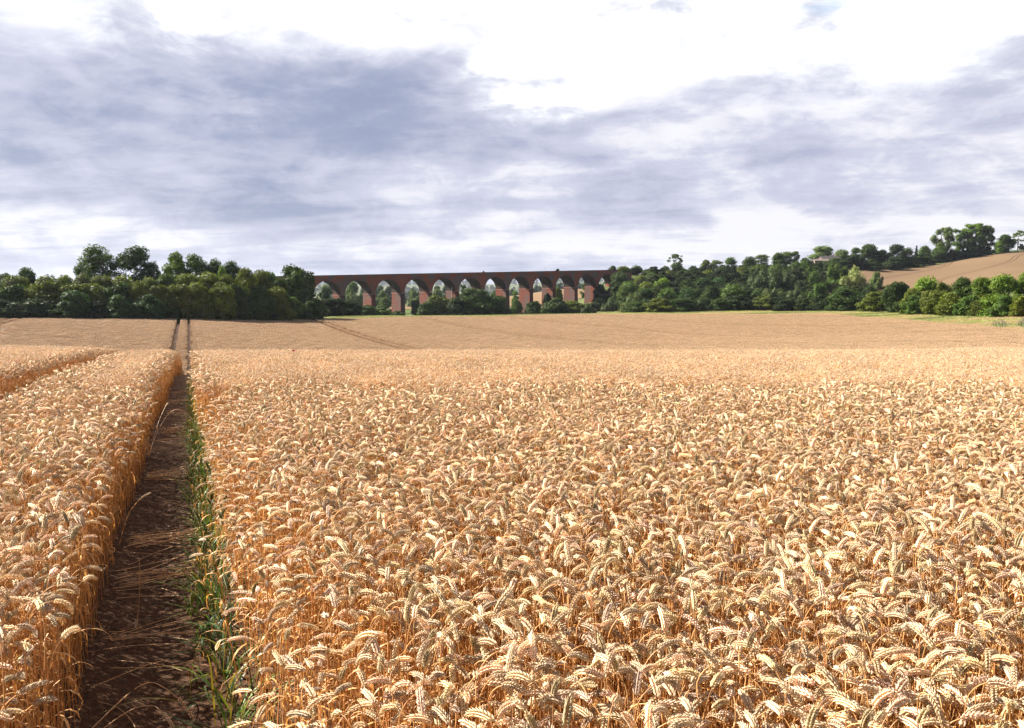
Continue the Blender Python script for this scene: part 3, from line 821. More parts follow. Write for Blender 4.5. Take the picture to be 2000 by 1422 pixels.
for _ in range(150000):
    px = rv.uniform(-200, 2250); d = rv.uniform(0, 62)
    Y = float(yedge(px)) + d
    if d > np.interp(px, *WOODB): continue
    if rv.uniform() > Y / 320: continue
    X = (px - 1000) / F * Y
    pts.append((X, Y, H1(X, Y)))
    f = math.sin(X * .11 + math.sin(Y * .13) * 2) + .6 * math.sin(Y * .35 + X * .05) + rv.normal(0, .35)
    if d < 2.5: i = 1
    elif f > .75: i = 2
    elif f > -.3: i = 0
    elif f > -.6: i = 1
    else: i = 3
    ids.append(i if px > 1150 else (3 if rv.uniform() < .6 else 0))
pts = np.array(pts); n = len(pts); print('verge tufts', n)
vg = instancer('verge_grass', pts, np.stack([np.zeros(n), np.zeros(n), rv.uniform(0, 6.28, n)], 1), np.stack([rv.uniform(.9, 1.4, n)] * 2 + [rv.uniform(.8, 1.9, n)], 1), np.array(ids), gcoll)
tag(vg, 'rough green and straw coloured grass verge between the wheat and the hedges', 'grass', kind='stuff')

# ------------------------------------------------------------------ trees
def leaf_cloud(lobes, n, size, rg, flat=0.6, core=0.72, tonevar=0.25, shell=0.32):
    """many small leaf quads spread over overlapping lobes, with a ragged core"""
    L = np.array(lobes)                       # x y z rx ry rz
    area = (L[:, 3] * L[:, 5]) ** 1.0; pr = area / area.sum()
    k = rg.choice(len(L), n, p=pr)
    d = rg.normal(size=(n, 3)); d /= np.linalg.norm(d, axis=1)[:, None]
    d[:, 2] = np.where(rg.uniform(size=n) < .35, np.abs(d[:, 2]), d[:, 2])
    wob = 1 + 0.16 * np.sin(d[:, 0] * 5 + k) * np.cos(d[:, 2] * 6 + k * 2)
    r = (1 - shell * rg.uniform(0, 1, n) ** 1.3) * wob * np.where(rg.uniform(size=n) < .06, 1.14, 1)
    P = L[k, :3] + d * L[k, 3:] * r[:, None]
    # drop leaves deep inside another lobe
    keep = np.ones(n, bool)
    for j in range(len(L)):
        q = (P - L[j, :3]) / (L[j, 3:] * 0.60)
        keep &= ~(((q * q).sum(1) < 1) & (k != j))
    P, d, k = P[keep], d[keep], k[keep]; n = len(P)
    nr = d * 1.0 + rg.normal(size=(n, 3)) * 0.65 + np.array([0, 0, .25]); nr /= np.linalg.norm(nr, axis=1)[:, None]
    a = np.cross(nr, rg.normal(size=(n, 3))); a /= np.linalg.norm(a, axis=1)[:, None]; b = np.cross(nr, a)
    sz = size * rg.uniform(.6, 1.3, (n, 1)); a = a * sz; b = b * sz * rg.uniform(.45, .8, (n, 1))
    Vv = np.stack([P - a, P - b * .9 + nr * sz * .1, P + a, P + b + nr * sz * .1], 1).reshape(-1, 3)
    Q = np.arange(4 * n).reshape(n, 4)
    lt = rg.uniform(1 - tonevar, 1 + tonevar, len(L))[k] * rg.uniform(.8, 1.2, n)
    C = np.stack([lt * rg.uniform(.85, 1.15, n), lt, lt * .9], 1); C = np.repeat(C, 4, 0)
    if core > 0:
        CV = []; CT = []; o = len(Vv)
        for j, l in enumerate(L):
            v = iv * (l[3:] * core) * (1 + .12 * np.sin(iv[:, :1] * 7 + j)) + l[:3]
            CV.append(v); CT.append(it + o); o += len(v)
        Vv = np.concatenate([Vv] + CV); C = np.concatenate([C, np.full((o - len(C), 3), .8)])
        T = np.concatenate(CT)
    else: T = None
    return Vv, Q, T, C
def trunk_mesh(h, crown_r, z0, z1, rg, limbs=6, r0=None):
    b = MB(); r0 = r0 or h * 0.022
    q = [(0, 0, -0.3)]; x = y = 0
    for i in range(1, 7):
        x += rg.normal(0, h * .008); y += rg.normal(0, h * .008); q.append((x, y, h * .80 * i / 6))
    b.tube(q, [r0 * (1.25 - i * .18) for i in range(7)], 6)
    for k in range(limbs):
        i = rg.integers(2, 6); p = Vector(q[i]); a = 2.4 * k + rg.uniform(-.4, .4); L = crown_r * rg.uniform(.5, .85)
        d = Vector((math.cos(a), math.sin(a), rg.uniform(.4, 1.0)))
        p1 = p + d * L * .5 + Vector((0, 0, L * .1)); p2 = p1 + d * L * .45 + Vector((0, 0, L * .2))
        b.tube([p, p1, p2], [r0 * .45, r0 * .28, r0 * .10], 5)
    return b.mesh('trunk', M_bark, True)
def crown_lobes(kind, rg):
    """unit-ish sizes in metres; returns lobes, height, width, clear stem"""
    L = []
    if kind == 'round':
        Hh, Wd, z0 = 12.0, 10.0, 0.8
        for k in range(30):
            z = rg.uniform(0, 1); rr = math.sqrt(max(0, 1 - (2 * z - .75) ** 2 * .75)) * rg.uniform(.35, .80); a = rg.uniform(0, 6.28)
            s = rg.uniform(1.1, 1.9); L.append((math.cos(a) * rr * (Wd / 2 - .8), math.sin(a) * rr * (Wd / 2 - .8), z0 + 1 + z * (Hh - z0 - 2.4), s, s, s * rg.uniform(.65, .9)))
    elif kind == 'tall':
        Hh, Wd, z0 = 16.0, 9.0, 3.0
        for k in range(44):
            z = rg.uniform(0, 1); rr = (math.sin(math.pi * (0.18 + z * .74)) ** .7) * rg.uniform(.3, .9); a = rg.uniform(0, 6.28)
            s = rg.uniform(1.0, 1.9); L.append((math.cos(a) * rr * (Wd / 2 - .8), math.sin(a) * rr * (Wd / 2 - .8), z0 + 1 + z * (Hh - z0 - 2), s, s, s * rg.uniform(.7, 1.0)))
    elif kind == 'bush':
        Hh, Wd, z0 = 5.0, 7.0, 0.0
        for k in range(26):
            a = rg.uniform(0, 6.28); e = rg.uniform(0, 1) ** .8 * 1.5; rr = rg.uniform(.55, 1) 
            s = rg.uniform(.7, 1.25); L.append((math.cos(a) * math.cos(e) * rr * (Wd / 2 - .8), math.sin(a) * math.cos(e) * rr * (Wd / 2 - .8), .5 + math.sin(e) * rr * (Hh - 1.3), s, s, s * rg.uniform(.55, .85)))
        L.append((0, 0, 1.8, 2.4, 2.4, 1.8))
    elif kind == 'willow':
        Hh, Wd, z0 = 9.0, 9.5, 0.3
        for k in range(36):
            a = rg.uniform(0, 6.28); e = rg.uniform(0, 1) ** .8 * 1.5; rr = rg.uniform(.5, 1)
            s = rg.uniform(.7, 1.2); L.append((math.cos(a) * math.cos(e) * rr * (Wd / 2 - .8), math.sin(a) * math.cos(e) * rr * (Wd / 2 - .8), 1.0 + math.sin(e) * rr * (Hh - 2.2), s * .8, s * .8, s * 1.5))
        L.append((0, 0, 3.2, 3.0, 3.0, 3.0))
    elif kind == 'poplar':
        Hh, Wd, z0 = 18.0, 8.5, 1.0
        for k in range(64):
            z = rg.uniform(0, 1); rr = (math.sin(math.pi * (0.15 + z * .72)) ** .6) * rg.uniform(.3, .95); a = rg.uniform(0, 6.28)
            s = rg.uniform(.7, 1.3); L.append((math.cos(a) * rr * (Wd / 2 - .6), math.sin(a) * rr * (Wd / 2 - .6), z0 + 1 + z * (Hh - z0 - 2.2), s * .8, s * .8, s * 1.4))
    elif kind == 'sparse':
        Hh, Wd, z0 = 9.0, 7.0, 3.0
        for k in range(28):
            z = rg.uniform(0, 1); rr = math.sqrt(max(0, 1 - (2 * z - .9) ** 2 * .8)) * rg.uniform(.3, 1); a = rg.uniform(0, 6.28)
            s = rg.uniform(.45, .85); L.append((math.cos(a) * rr * (Wd / 2 - .5), math.sin(a) * rr * (Wd / 2 - .5), z0 + .7 + z * (Hh - z0 - 1.3), s, s, s * .7))
    elif kind == 'conifer':
        Hh, Wd, z0 = 10.0, 4.5, 0.5
        for k in range(26):
            z = k / 26; rr = (1 - z) * .75; a = k * 2.4; s = .4 + (1 - z) * .7
            L.append((math.cos(a) * rr * (Wd / 2 - .5), math.sin(a) * rr * (Wd / 2 - .5), z0 + .5 + z * (Hh - z0 - .8), s, s, s * .8))
    return L, Hh, Wd, z0
KINDS = {'round': (4, 7500, .20, .66), 'tall': (3, 9500, .20, .45), 'bush': (5, 6500, .17, .8), 'willow': (3, 8000, .16, .75), 'poplar': (3, 10000, .19, .7), 'sparse': (2, 4200, .16, 0), 'conifer': (1, 5000, .14, .8)}
TREES = {}
for kd, (nv, nl, sz, core) in KINDS.items():
    TREES[kd] = []
    for v in range(nv):
        rg = np.random.default_rng(100 + v * 7 + len(kd) * 31)
        L, Hh, Wd, z0 = crown_lobes(kd, rg)
        Vv, Q, T, C = leaf_cloud(L, nl, sz, rg, core=core, shell=.42 if kd in ('tall', 'sparse') else .32)
        Vv = np.maximum(Vv, np.array([-99, -99, 0.0]))
        if kd not in ('conifer',): 
            Wd = float(np.percentile(np.abs(Vv[:, :2]), 99) * 2); Hh = float(np.percentile(Vv[:, 2], 99.8))
        cm = np_mesh('crown', Vv, Q, M_leaf, C, False, tris=T)
        tm = trunk_mesh(Hh * (.6 if kd in ('bush', 'willow') else 1), Wd / 2 * (.35 if kd in ('bush', 'willow') else 1), z0, Hh, rg, 7 if kd in ('tall', 'sparse', 'round') else 4)
        TREES[kd].append((cm, tm, Hh, Wd))
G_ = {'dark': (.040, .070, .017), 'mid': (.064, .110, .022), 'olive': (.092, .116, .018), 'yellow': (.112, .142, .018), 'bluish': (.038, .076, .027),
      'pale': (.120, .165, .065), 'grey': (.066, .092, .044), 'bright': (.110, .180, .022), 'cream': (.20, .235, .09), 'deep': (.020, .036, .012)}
WORD = {'dark': 'dark green', 'mid': 'green', 'olive': 'olive green', 'yellow': 'yellow green', 'bluish': 'bluish green', 'pale': 'pale green', 'grey': 'grey green', 'bright': 'bright green', 'cream': 'cream topped', 'deep': 'very dark'}
KW = {'round': 'round tree', 'tall': 'tall tree', 'bush': 'bush', 'willow': 'willow', 'poplar': 'poplar', 'sparse': 'sparse tree', 'conifer': 'conifer'}
tree_i = [0]
rt = np.random.default_rng(55)
def tree(px, Y, top, wpx, kind, tone, label, group=None, name=None, zbase=None, wood=False):
    X = (px - 1000) / F * Y; z = H1(X, Y) if zbase is None else zbase
    Ht = max(1.2, EYE + V(top) * Y - z); Wt = wpx / F * Y
    v = TREES[kind][tree_i[0] % len(TREES[kind])]; tree_i[0] += 1
    cm, tm, Hh, Wd = v
    nm = name or {'bush': 'bush', 'willow': 'willow_tree', 'poplar': 'poplar_tree', 'conifer': 'conifer_tree'}.get(kind, 'broadleaf_tree')
    sz = max(Ht / Hh, (1.0 if wood else .72 if kind == 'round' else .0) * Wt / Wd)
    z = z + Ht - sz * Hh
    root = empty(nm, (X, Y, z), rt.uniform(0, 6.28)); root.scale = (Wt / Wd, Wt / Wd, sz)
    c = bpy.data.objects.new('crown', cm); t = bpy.data.objects.new('trunk', tm)
    for o in (c, t): COL.objects.link(o); o.parent = root
    j = rt.uniform(.88, 1.12); g = G_[tone]; c.color = (g[0] * j, g[1] * j * rt.uniform(.96, 1.04), g[2] * j, 1)
    tag(root, label, 'bush' if kind == 'bush' else 'tree', group); return root
ORD = ['first', 'second', 'third', 'fourth', 'fifth', 'sixth', 'seventh', 'eighth', 'ninth', 'tenth', 'eleventh', 'twelfth', 'thirteenth', 'fourteenth', 'fifteenth', 'sixteenth', 'seventeenth', 'eighteenth', 'nineteenth', 'twentieth']
def row(items, where, group, Y=None):
    """items: (px, Y, top, width px, kind, tone[, own label]) sorted by px"""
    items = sorted(items, key=lambda a: a[0])
    for i, itm in enumerate(items):
        if len(itm) > 6: lab = itm[6]
        else: lab = '%s %s, %s from the left in %s' % (WORD[itm[5]], KW[itm[4]], ORD[i], where)
        big = len(itm) > 6; q = list(itm[:6])
        if not big: q[0] += rt.uniform(-6, 6); q[2] += rt.uniform(-3.5, 2.5); q[3] *= rt.uniform(.85, 1.12) * (1.32 if 'left wood' in (group or '') else 1.12 if 'wood' in (group or '') else 1.0)
        tree(*q, lab, group, wood=itm[4] in ('round', 'willow') and not (big and itm[2] < 500))

LW = 'trees and bushes of the left wood'
# tall ones that break the skyline
row([(200, 186, 478, 74, 'tall', 'mid', 'tall oval ash standing highest over the left wood, sky between its stems'),
     (166, 188, 507, 42, 'tall', 'mid', 'shorter leafy tree leaning on the left side of the tallest ash'),
     (268, 188, 481, 74, 'tall', 'dark', 'tall dark ash just right of the tallest one, with a ragged right side'),
     (306, 192, 511, 34, 'tall', 'dark', 'dark narrow tree in the dip right of the two tall ashes'),
     (348, 192, 493, 62, 'round', 'bright', 'broad bright green tree on the skyline right of the two tall ashes'),
     (388, 193, 497, 52, 'tall', 'mid', 'airy green tree joined to the right side of the broad bright skyline tree'),
     (424, 194, 506, 46, 'round', 'dark', 'dark rounded skyline tree left of the dip beside the big yellowish hawthorn'),
     (457, 194, 510, 42, 'tall', 'dark', 'rightmost dark tree of the skyline clump, with lumpy top'),
     (437, 186, 519, 28, 'round', 'bright', 'small light green round tree in front of the dark skyline clump'),
     (58, 182, 523, 54, 'round', 'bluish', 'domed bluish tree alone on the skyline at the far left'),
     (520, 196, 530, 30, 'sparse', 'grey', 'thin grey half bare tree in the dip left of the big dome'),
     (578, 206, 519, 100, 'bush', 'dark', 'big dark domed oak at the right end of the left wood beside the viaduct')], '', LW)
row([(-30, 172, 536, 60, 'round', 'olive'), (12, 172, 537, 46, 'round', 'grey'), (40, 170, 541, 52, 'round', 'olive'), (92, 172, 540, 50, 'round', 'olive'), (128, 174, 538, 46, 'round', 'yellow'),
     (165, 174, 541, 52, 'round', 'olive'), (205, 175, 539, 54, 'round', 'olive'), (248, 176, 540, 54, 'round', 'yellow'), (290, 177, 542, 50, 'round', 'olive'), (330, 178, 535, 52, 'round', 'mid'),
     (372, 179, 534, 52, 'round', 'yellow'), (410, 180, 531, 50, 'round', 'yellow'), (448, 182, 535, 44, 'round', 'yellow'), (483, 186, 524, 62, 'round', 'yellow', 'big yellow green tree bulging forward near the right end of the left wood'),
     (508, 192, 531, 44, 'round', 'olive'), (532, 196, 534, 40, 'round', 'mid'), (552, 192, 545, 40, 'round', 'dark')], 'the back row of the left wood', LW)
row([(-10, 164, 556, 56, 'bush', 'mid'), (30, 164, 558, 56, 'bush', 'dark'), (70, 165, 555, 56, 'bush', 'olive'), (110, 166, 552, 54, 'bush', 'olive'), (150, 167, 556, 50, 'bush', 'olive'), (190, 168, 553, 54, 'bush', 'olive'),
     (230, 169, 556, 50, 'bush', 'dark'), (270, 170, 553, 54, 'bush', 'yellow'), (312, 171, 557, 50, 'bush', 'olive'), (352, 173, 553, 52, 'bush', 'olive'), (392, 175, 552, 54, 'bush', 'yellow'),
     (430, 176, 555, 48, 'bush', 'olive'), (468, 180, 556, 50, 'bush', 'dark'), (505, 184, 560, 50, 'bush', 'dark'), (540, 188, 560, 46, 'bush', 'olive')], 'the middle row of the left wood', LW)
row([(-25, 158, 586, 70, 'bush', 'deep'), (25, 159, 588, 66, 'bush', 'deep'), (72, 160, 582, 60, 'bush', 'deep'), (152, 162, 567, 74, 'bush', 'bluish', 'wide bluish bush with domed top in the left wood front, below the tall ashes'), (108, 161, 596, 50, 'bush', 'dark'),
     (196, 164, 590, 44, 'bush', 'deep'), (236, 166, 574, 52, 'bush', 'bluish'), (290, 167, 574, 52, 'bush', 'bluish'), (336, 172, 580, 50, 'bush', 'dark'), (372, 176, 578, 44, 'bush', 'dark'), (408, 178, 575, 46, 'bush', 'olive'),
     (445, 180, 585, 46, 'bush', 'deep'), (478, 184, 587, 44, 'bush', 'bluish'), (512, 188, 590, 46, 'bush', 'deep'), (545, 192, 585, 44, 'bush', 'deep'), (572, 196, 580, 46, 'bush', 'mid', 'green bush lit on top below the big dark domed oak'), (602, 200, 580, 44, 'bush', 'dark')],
    'the front row of the left wood', LW)

MW = 'bushes in front of the viaduct'
tree(618, 205, 603, 8, 'bush', 'cream', 'tiny pale yellow sapling alone by the wheat at the right end of the left wood', name='sapling')
row([(636, 260, 561, 34, 'willow', 'bluish', 'bluish willow in front of the leftmost visible arch'), (650, 240, 584, 62, 'bush', 'deep'), (682, 250, 585, 56, 'bush', 'deep'), (716, 262, 596, 50, 'bush', 'dark'), (748, 280, 604, 40, 'bush', 'mid'), (778, 285, 607, 30, 'bush', 'dark'),
     (813, 325, 586, 20, 'bush', 'dark', 'narrow dark bush squeezed against a pier left of the large rounded bush'), (836, 292, 592, 40, 'bush', 'dark'), (858, 300, 577, 62, 'bush', 'olive', 'large rounded bush with lit olive top hiding the foot of a pier'),
     (926, 296, 564, 84, 'bush', 'dark', 'biggest dark bush in front of the middle piers'), (894, 292, 582, 50, 'bush', 'deep'), (968, 296, 578, 56, 'bush', 'dark'), (1008, 335, 585, 26, 'bush', 'mid', 'small green bush seen between two piers right of the biggest dark bush'),
     (1044, 312, 590, 40, 'bush', 'dark'), (1074, 330, 576, 26, 'bush', 'deep'), (1086, 306, 584, 54, 'bush', 'dark'), (1120, 308, 585, 56, 'bush', 'olive'), (1150, 300, 592, 44, 'willow', 'grey'), (1090, 400, 560, 22, 'bush', 'bright', 'bright lit bush on the slope seen under a right hand arch')],
    'the row of bushes under the viaduct', MW)

RWG = 'trees and bushes of the right wood'
row([(1196, 404, 519, 26, 'round', 'dark', 'small dark tree on the bank just above the right end of the parapet'), (1222, 415, 521, 34, 'round', 'olive'), (1246, 415, 521, 34, 'round', 'dark'), (1272, 418, 524, 36, 'round', 'mid'), (1300, 420, 520, 34, 'round', 'dark'),
     (1318, 430, 496, 30, 'sparse', 'mid', 'lone umbrella shaped tree sticking up above the right wood, sky through its crown'), (1326, 424, 514, 38, 'round', 'dark'), (1354, 425, 519, 36, 'round', 'dark'), (1378, 430, 509, 34, 'round', 'olive'),
     (1397, 432, 508, 28, 'tall', 'pale', 'pale green airy tree on the skyline right of the umbrella shaped one'), (1428, 434, 505, 38, 'round', 'mid'), (1455, 436, 504, 36, 'round', 'dark'), (1489, 450, 496, 30, 'tall', 'pale'), (1512, 452, 494, 30, 'round', 'mid'),
     (1536, 454, 492, 28, 'tall', 'pale'), (1552, 456, 493, 22, 'tall', 'mid'), (1566, 445, 504, 30, 'round', 'mid'), (1604, 500, 480, 50, 'round', 'pale', 'wide pale tree rising behind the farm buildings')], 'the skyline row of the right wood', RWG)
row([(1176, 386, 557, 30, 'bush', 'deep'), (1192, 384, 560, 32, 'round', 'deep'), (1206, 372, 553, 34, 'round', 'dark'), (1212, 388, 535, 44, 'round', 'dark'), (1244, 390, 537, 42, 'round', 'olive'), (1270, 395, 532, 46, 'round', 'dark'), (1304, 398, 530, 44, 'round', 'olive'), (1340, 400, 528, 48, 'round', 'dark'), (1376, 400, 526, 46, 'round', 'olive'), (1414, 402, 518, 60, 'round', 'deep', 'large very dark round tree in the upper right wood'),
     (1452, 408, 522, 44, 'round', 'olive'), (1482, 410, 517, 46, 'round', 'mid'), (1514, 412, 515, 44, 'round', 'mid'), (1556, 400, 510, 60, 'willow', 'mid', 'tall billowing green willow below the farm buildings'), (1592, 410, 520, 46, 'round', 'dark')],
    'the upper row of the right wood', RWG)
row([(1222, 350, 548, 48, 'round', 'mid'), (1258, 352, 549, 46, 'round', 'olive'), (1294, 355, 543, 52, 'round', 'bright', 'bright green round tree in the middle of the right wood near the viaduct'), (1332, 356, 547, 48, 'round', 'dark'), (1370, 356, 542, 50, 'round', 'bluish'), (1408, 360, 543, 48, 'round', 'bluish'),
     (1440, 362, 544, 42, 'round', 'mid'), (1484, 352, 526, 84, 'willow', 'grey', 'large grey green willow spreading in the middle of the right wood'), (1530, 350, 532, 62, 'willow', 'grey'), (1582, 352, 530, 66, 'willow', 'mid'), (1632, 362, 514, 48, 'willow', 'mid'),
     (1672, 345, 521, 74, 'willow', 'cream', 'cream topped willow by the left corner of the hill field'), (1706, 350, 530, 34, 'willow', 'pale', 'small pale willow touching the right side of the cream topped one')], 'the middle row of the right wood', RWG)
row([(1190, 318, 583, 52, 'willow', 'grey'), (1168, 330, 582, 36, 'bush', 'deep'), (1228, 300, 570, 66, 'willow', 'pale'), (1268, 305, 566, 50, 'round', 'bluish'), (1306, 308, 562, 52, 'round', 'mid'), (1345, 310, 560, 56, 'round', 'bluish'), (1384, 312, 558, 52, 'round', 'dark'),
     (1428, 302, 556, 84, 'round', 'mid', 'broad rounded green tree low in the right wood above the verge'), (1478, 306, 566, 50, 'round', 'dark'), (1506, 300, 561, 56, 'willow', 'pale'), (1550, 302, 566, 56, 'willow', 'grey'), (1600, 290, 556, 60, 'willow', 'mid'), (1646, 285, 558, 62, 'round', 'dark'), (1690, 280, 561, 50, 'round', 'deep')],
    'the lower row of the right wood', RWG)
row([(1288, 282, 585, 60, 'bush', 'olive'), (1246, 288, 588, 50, 'bush', 'dark'), (1330, 282, 586, 52, 'bush', 'dark'), (1368, 282, 580, 50, 'willow', 'grey'), (1408, 282, 582, 56, 'bush', 'dark'), (1446, 284, 578, 54, 'bush', 'deep'), (1486, 282, 580, 50, 'bush', 'olive'),
     (1526, 280, 584, 52, 'bush', 'deep'), (1566, 275, 576, 60, 'willow', 'grey'), (1614, 262, 574, 60, 'bush', 'deep'), (1655, 250, 566, 72, 'bush', 'dark'), (1706, 235, 568, 56, 'bush', 'olive'), (1748, 222, 553, 56, 'bush', 'dark')],
    'the front row of the right wood', RWG)
RH = 'hedge trees on the right'
row([(1808, 215, 541, 76, 'round', 'bright', 'domed bright green tree in the middle of the right hand hedge, against the hill field'), (1778, 200, 562, 48, 'bush', 'olive'), (1842, 190, 552, 50, 'bush', 'olive'), (1876, 178, 545, 54, 'round', 'mid'), (1908, 172, 540, 54, 'round', 'bright'),
     (1955, 150, 536, 84, 'round', 'bright', 'largest bright leafy tree of the right hand hedge near the picture edge'), (1998, 160, 534, 56, 'round', 'bright'), (2050, 150, 538, 70, 'round', 'mid')], 'the back of the right hand hedge', RH)
row([(1790, 190, 580, 46, 'bush', 'mid'), (1822, 182, 568, 48, 'bush', 'olive'), (1856, 168, 574, 50, 'bush', 'yellow'), (1892, 160, 577, 52, 'bush', 'mid'), (1926, 152, 573, 50, 'bush', 'olive'), (1962, 142, 580, 54, 'bush', 'mid'), (2000, 138, 578, 60, 'bush', 'yellow'), (2050, 134, 576, 70, 'bush', 'mid')],
    'the front of the right hand hedge', RH)
HT = 'trees on top of the hill'
row([(1640, 486, 490, 40, 'round', 'pale'), (1668, 474, 484, 34, 'round', 'dark'), (1692, 466, 477, 54, 'round', 'dark', 'dark full tree right of the barns, at the top corner of the hill field'), (1722, 468, 486, 50, 'round', 'deep'), (1742, 474, 479, 40, 'round', 'deep'), (1766, 482, 487, 34, 'round', 'dark'),
     (1783, 486, 478, 13, 'conifer', 'deep', 'small pointed dark conifer left of the poplars'), (1803, 500, 481, 34, 'round', 'mid'), (1833, 506, 444, 42, 'poplar', 'pale', 'airy poplar standing alone left of the big poplar clump'), (1834, 500, 482, 46, 'round', 'mid'),
     (1872, 514, 447, 44, 'poplar', 'mid', 'left half of the big rounded poplar clump on the hill'), (1896, 516, 437, 52, 'poplar', 'bright', 'tallest poplar in the middle of the big clump on the hill'), (1913, 517, 441, 36, 'poplar', 'dark', 'dark right hand side poplar of the big clump on the hill'),
     (1938, 522, 468, 34, 'round', 'bright'), (1954, 522, 458, 36, 'round', 'dark', 'dark tree between the big poplar clump and the lone thin tree'), (1979, 528, 450, 26, 'sparse', 'pale', 'lone thin pale tree near the right edge of the hill crest')],
    'the hilltop row above the field', HT)
row([(1612, 462, 514, 34, 'bush', 'deep'), (1628, 452, 503, 54, 'bush', 'dark'), (1664, 448, 500, 50, 'bush', 'deep'), (1700, 445, 510, 46, 'bush', 'deep'), (1735, 455, 504, 44, 'bush', 'deep'), (1768, 472, 500, 40, 'bush', 'dark'), (1796, 482, 496, 40, 'bush', 'dark'), (1826, 494, 492, 40, 'bush', 'dark'),
     (1856, 503, 490, 40, 'bush', 'deep'), (1886, 508, 487, 44, 'bush', 'deep'), (1918, 514, 486, 40, 'bush', 'mid'), (1990, 535, 479, 12, 'bush', 'deep')], 'the dark hilltop hedge', HT)
BV = 'trees seen through the viaduct arches'
row([(640, 430, 556, 34, 'round', 'pale'), (690, 440, 550, 34, 'round', 'mid', 'tall green tree filling the second visible arch from the left'), (688, 400, 573, 30, 'willow', 'pale'), (712, 450, 562, 26, 'round', 'bluish'), (745, 700, 556, 24, 'round', 'bluish'), (748, 430, 569, 26, 'willow', 'pale'), (762, 700, 561, 24, 'round', 'dark'), (752, 405, 580, 28, 'round', 'mid'), (800, 620, 560, 16, 'tall', 'bluish'),
     (812, 500, 566, 26, 'willow', 'pale'), (806, 640, 570, 24, 'round', 'dark'), (818, 470, 578, 22, 'round', 'mid'), (858, 480, 565, 26, 'willow', 'pale'), (850, 640, 560, 22, 'round', 'dark'), (866, 700, 557, 20, 'round', 'bluish'), (905, 560, 555, 14, 'poplar', 'bluish', 'dark upright poplar seen through the sixth arch'),
     (960, 520, 569, 24, 'round', 'mid'), (1000, 560, 566, 18, 'round', 'bright'), (1138, 430, 555, 20, 'round', 'mid'), (1160, 425, 541, 34, 'round', 'deep')],
    'the row seen through the arches', BV)

# undergrowth that fills the foot of the woods, and far woods that read as one mass
tcoll = bpy.data.collections.new('far_wood_variants')
for i in range(5):
    cm = TREES[['round', 'round', 'bush', 'bush', 'bush'][i]][i % 3][0].copy()
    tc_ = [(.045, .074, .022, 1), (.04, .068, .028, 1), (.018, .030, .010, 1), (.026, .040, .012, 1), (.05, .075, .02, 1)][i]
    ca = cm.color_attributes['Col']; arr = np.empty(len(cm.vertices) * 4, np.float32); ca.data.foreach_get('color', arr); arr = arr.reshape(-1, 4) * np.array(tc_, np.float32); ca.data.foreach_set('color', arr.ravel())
    cm.materials[0] = M_leaf2; proto('t%02d' % i, cm, tcoll)
def spread_wood(name, label, spots, seed):
    rq = np.random.default_rng(seed); pts = []; scs = []; ids = []
    for (px0, Y0, px1, Y1, hh, n_, idset) in spots:
        for k in range(n_):
            u = rq.uniform(); Y = Y0 + (Y1 - Y0) * u + rq.normal(0, abs(Y0) * .01); px = px0 + (px1 - px0) * (u + rq.normal(0, .01)); X = (px - 1000) / F * Y
            i = idset[rq.integers(len(idset))]; h = hh * rq.uniform(.7, 1.25); Hh = 12.0 if i < 2 else 5.0
            pts.append((X, Y, H1(X, Y) - .2)); scs.append((h / Hh * 1.2, h / Hh * 1.2, h / Hh)); ids.append(i)
    n = len(pts)
    o = instancer(name, np.array(pts), np.stack([np.zeros(n), np.zeros(n), rq.uniform(0, 6.28, n)], 1), np.array(scs), np.array(ids), tcoll)
    tag(o, label, 'woodland', kind='stuff')
spread_wood('far_woods', 'bluish far-off woods along the horizon seen through the viaduct arches',
            [(300, 4200, 1350, 4200, 34, 170, (0, 1)), (400, 3000, 1300, 3200, 24, 100, (0, 1)), (500, 2000, 1300, 2300, 16, 90, (0, 1)), (550, 1450, 1250, 1700, 13, 70, (0, 1)),
             (600, 1000, 1250, 1050, 9, 60, (0, 1)), (560, 720, 960, 760, 7, 30, (0, 1)), (700, 560, 930, 600, 4, 16, (4,)), (950, 980, 1300, 980, 8, 30, (0, 1))], 1)
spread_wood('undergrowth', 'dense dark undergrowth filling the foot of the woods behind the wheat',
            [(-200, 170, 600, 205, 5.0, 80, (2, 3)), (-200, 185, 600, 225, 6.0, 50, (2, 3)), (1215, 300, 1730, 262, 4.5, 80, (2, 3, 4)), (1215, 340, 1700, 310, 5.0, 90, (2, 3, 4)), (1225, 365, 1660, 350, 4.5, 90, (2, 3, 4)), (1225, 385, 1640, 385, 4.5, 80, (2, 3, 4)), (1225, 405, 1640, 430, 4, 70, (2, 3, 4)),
             (1760, 214, 2080, 146, 4.0, 30, (2, 3, 4)), (640, 262, 780, 300, 2.6, 20, (2, 3)), (830, 310, 990, 312, 3.5, 16, (2, 3)), (1030, 322, 1200, 330, 3.5, 20, (2, 3)), (1590, 470, 1930, 522, 3.6, 50, (2, 3)), (1720, 262, 1800, 222, 4, 14, (2, 3))], 2)

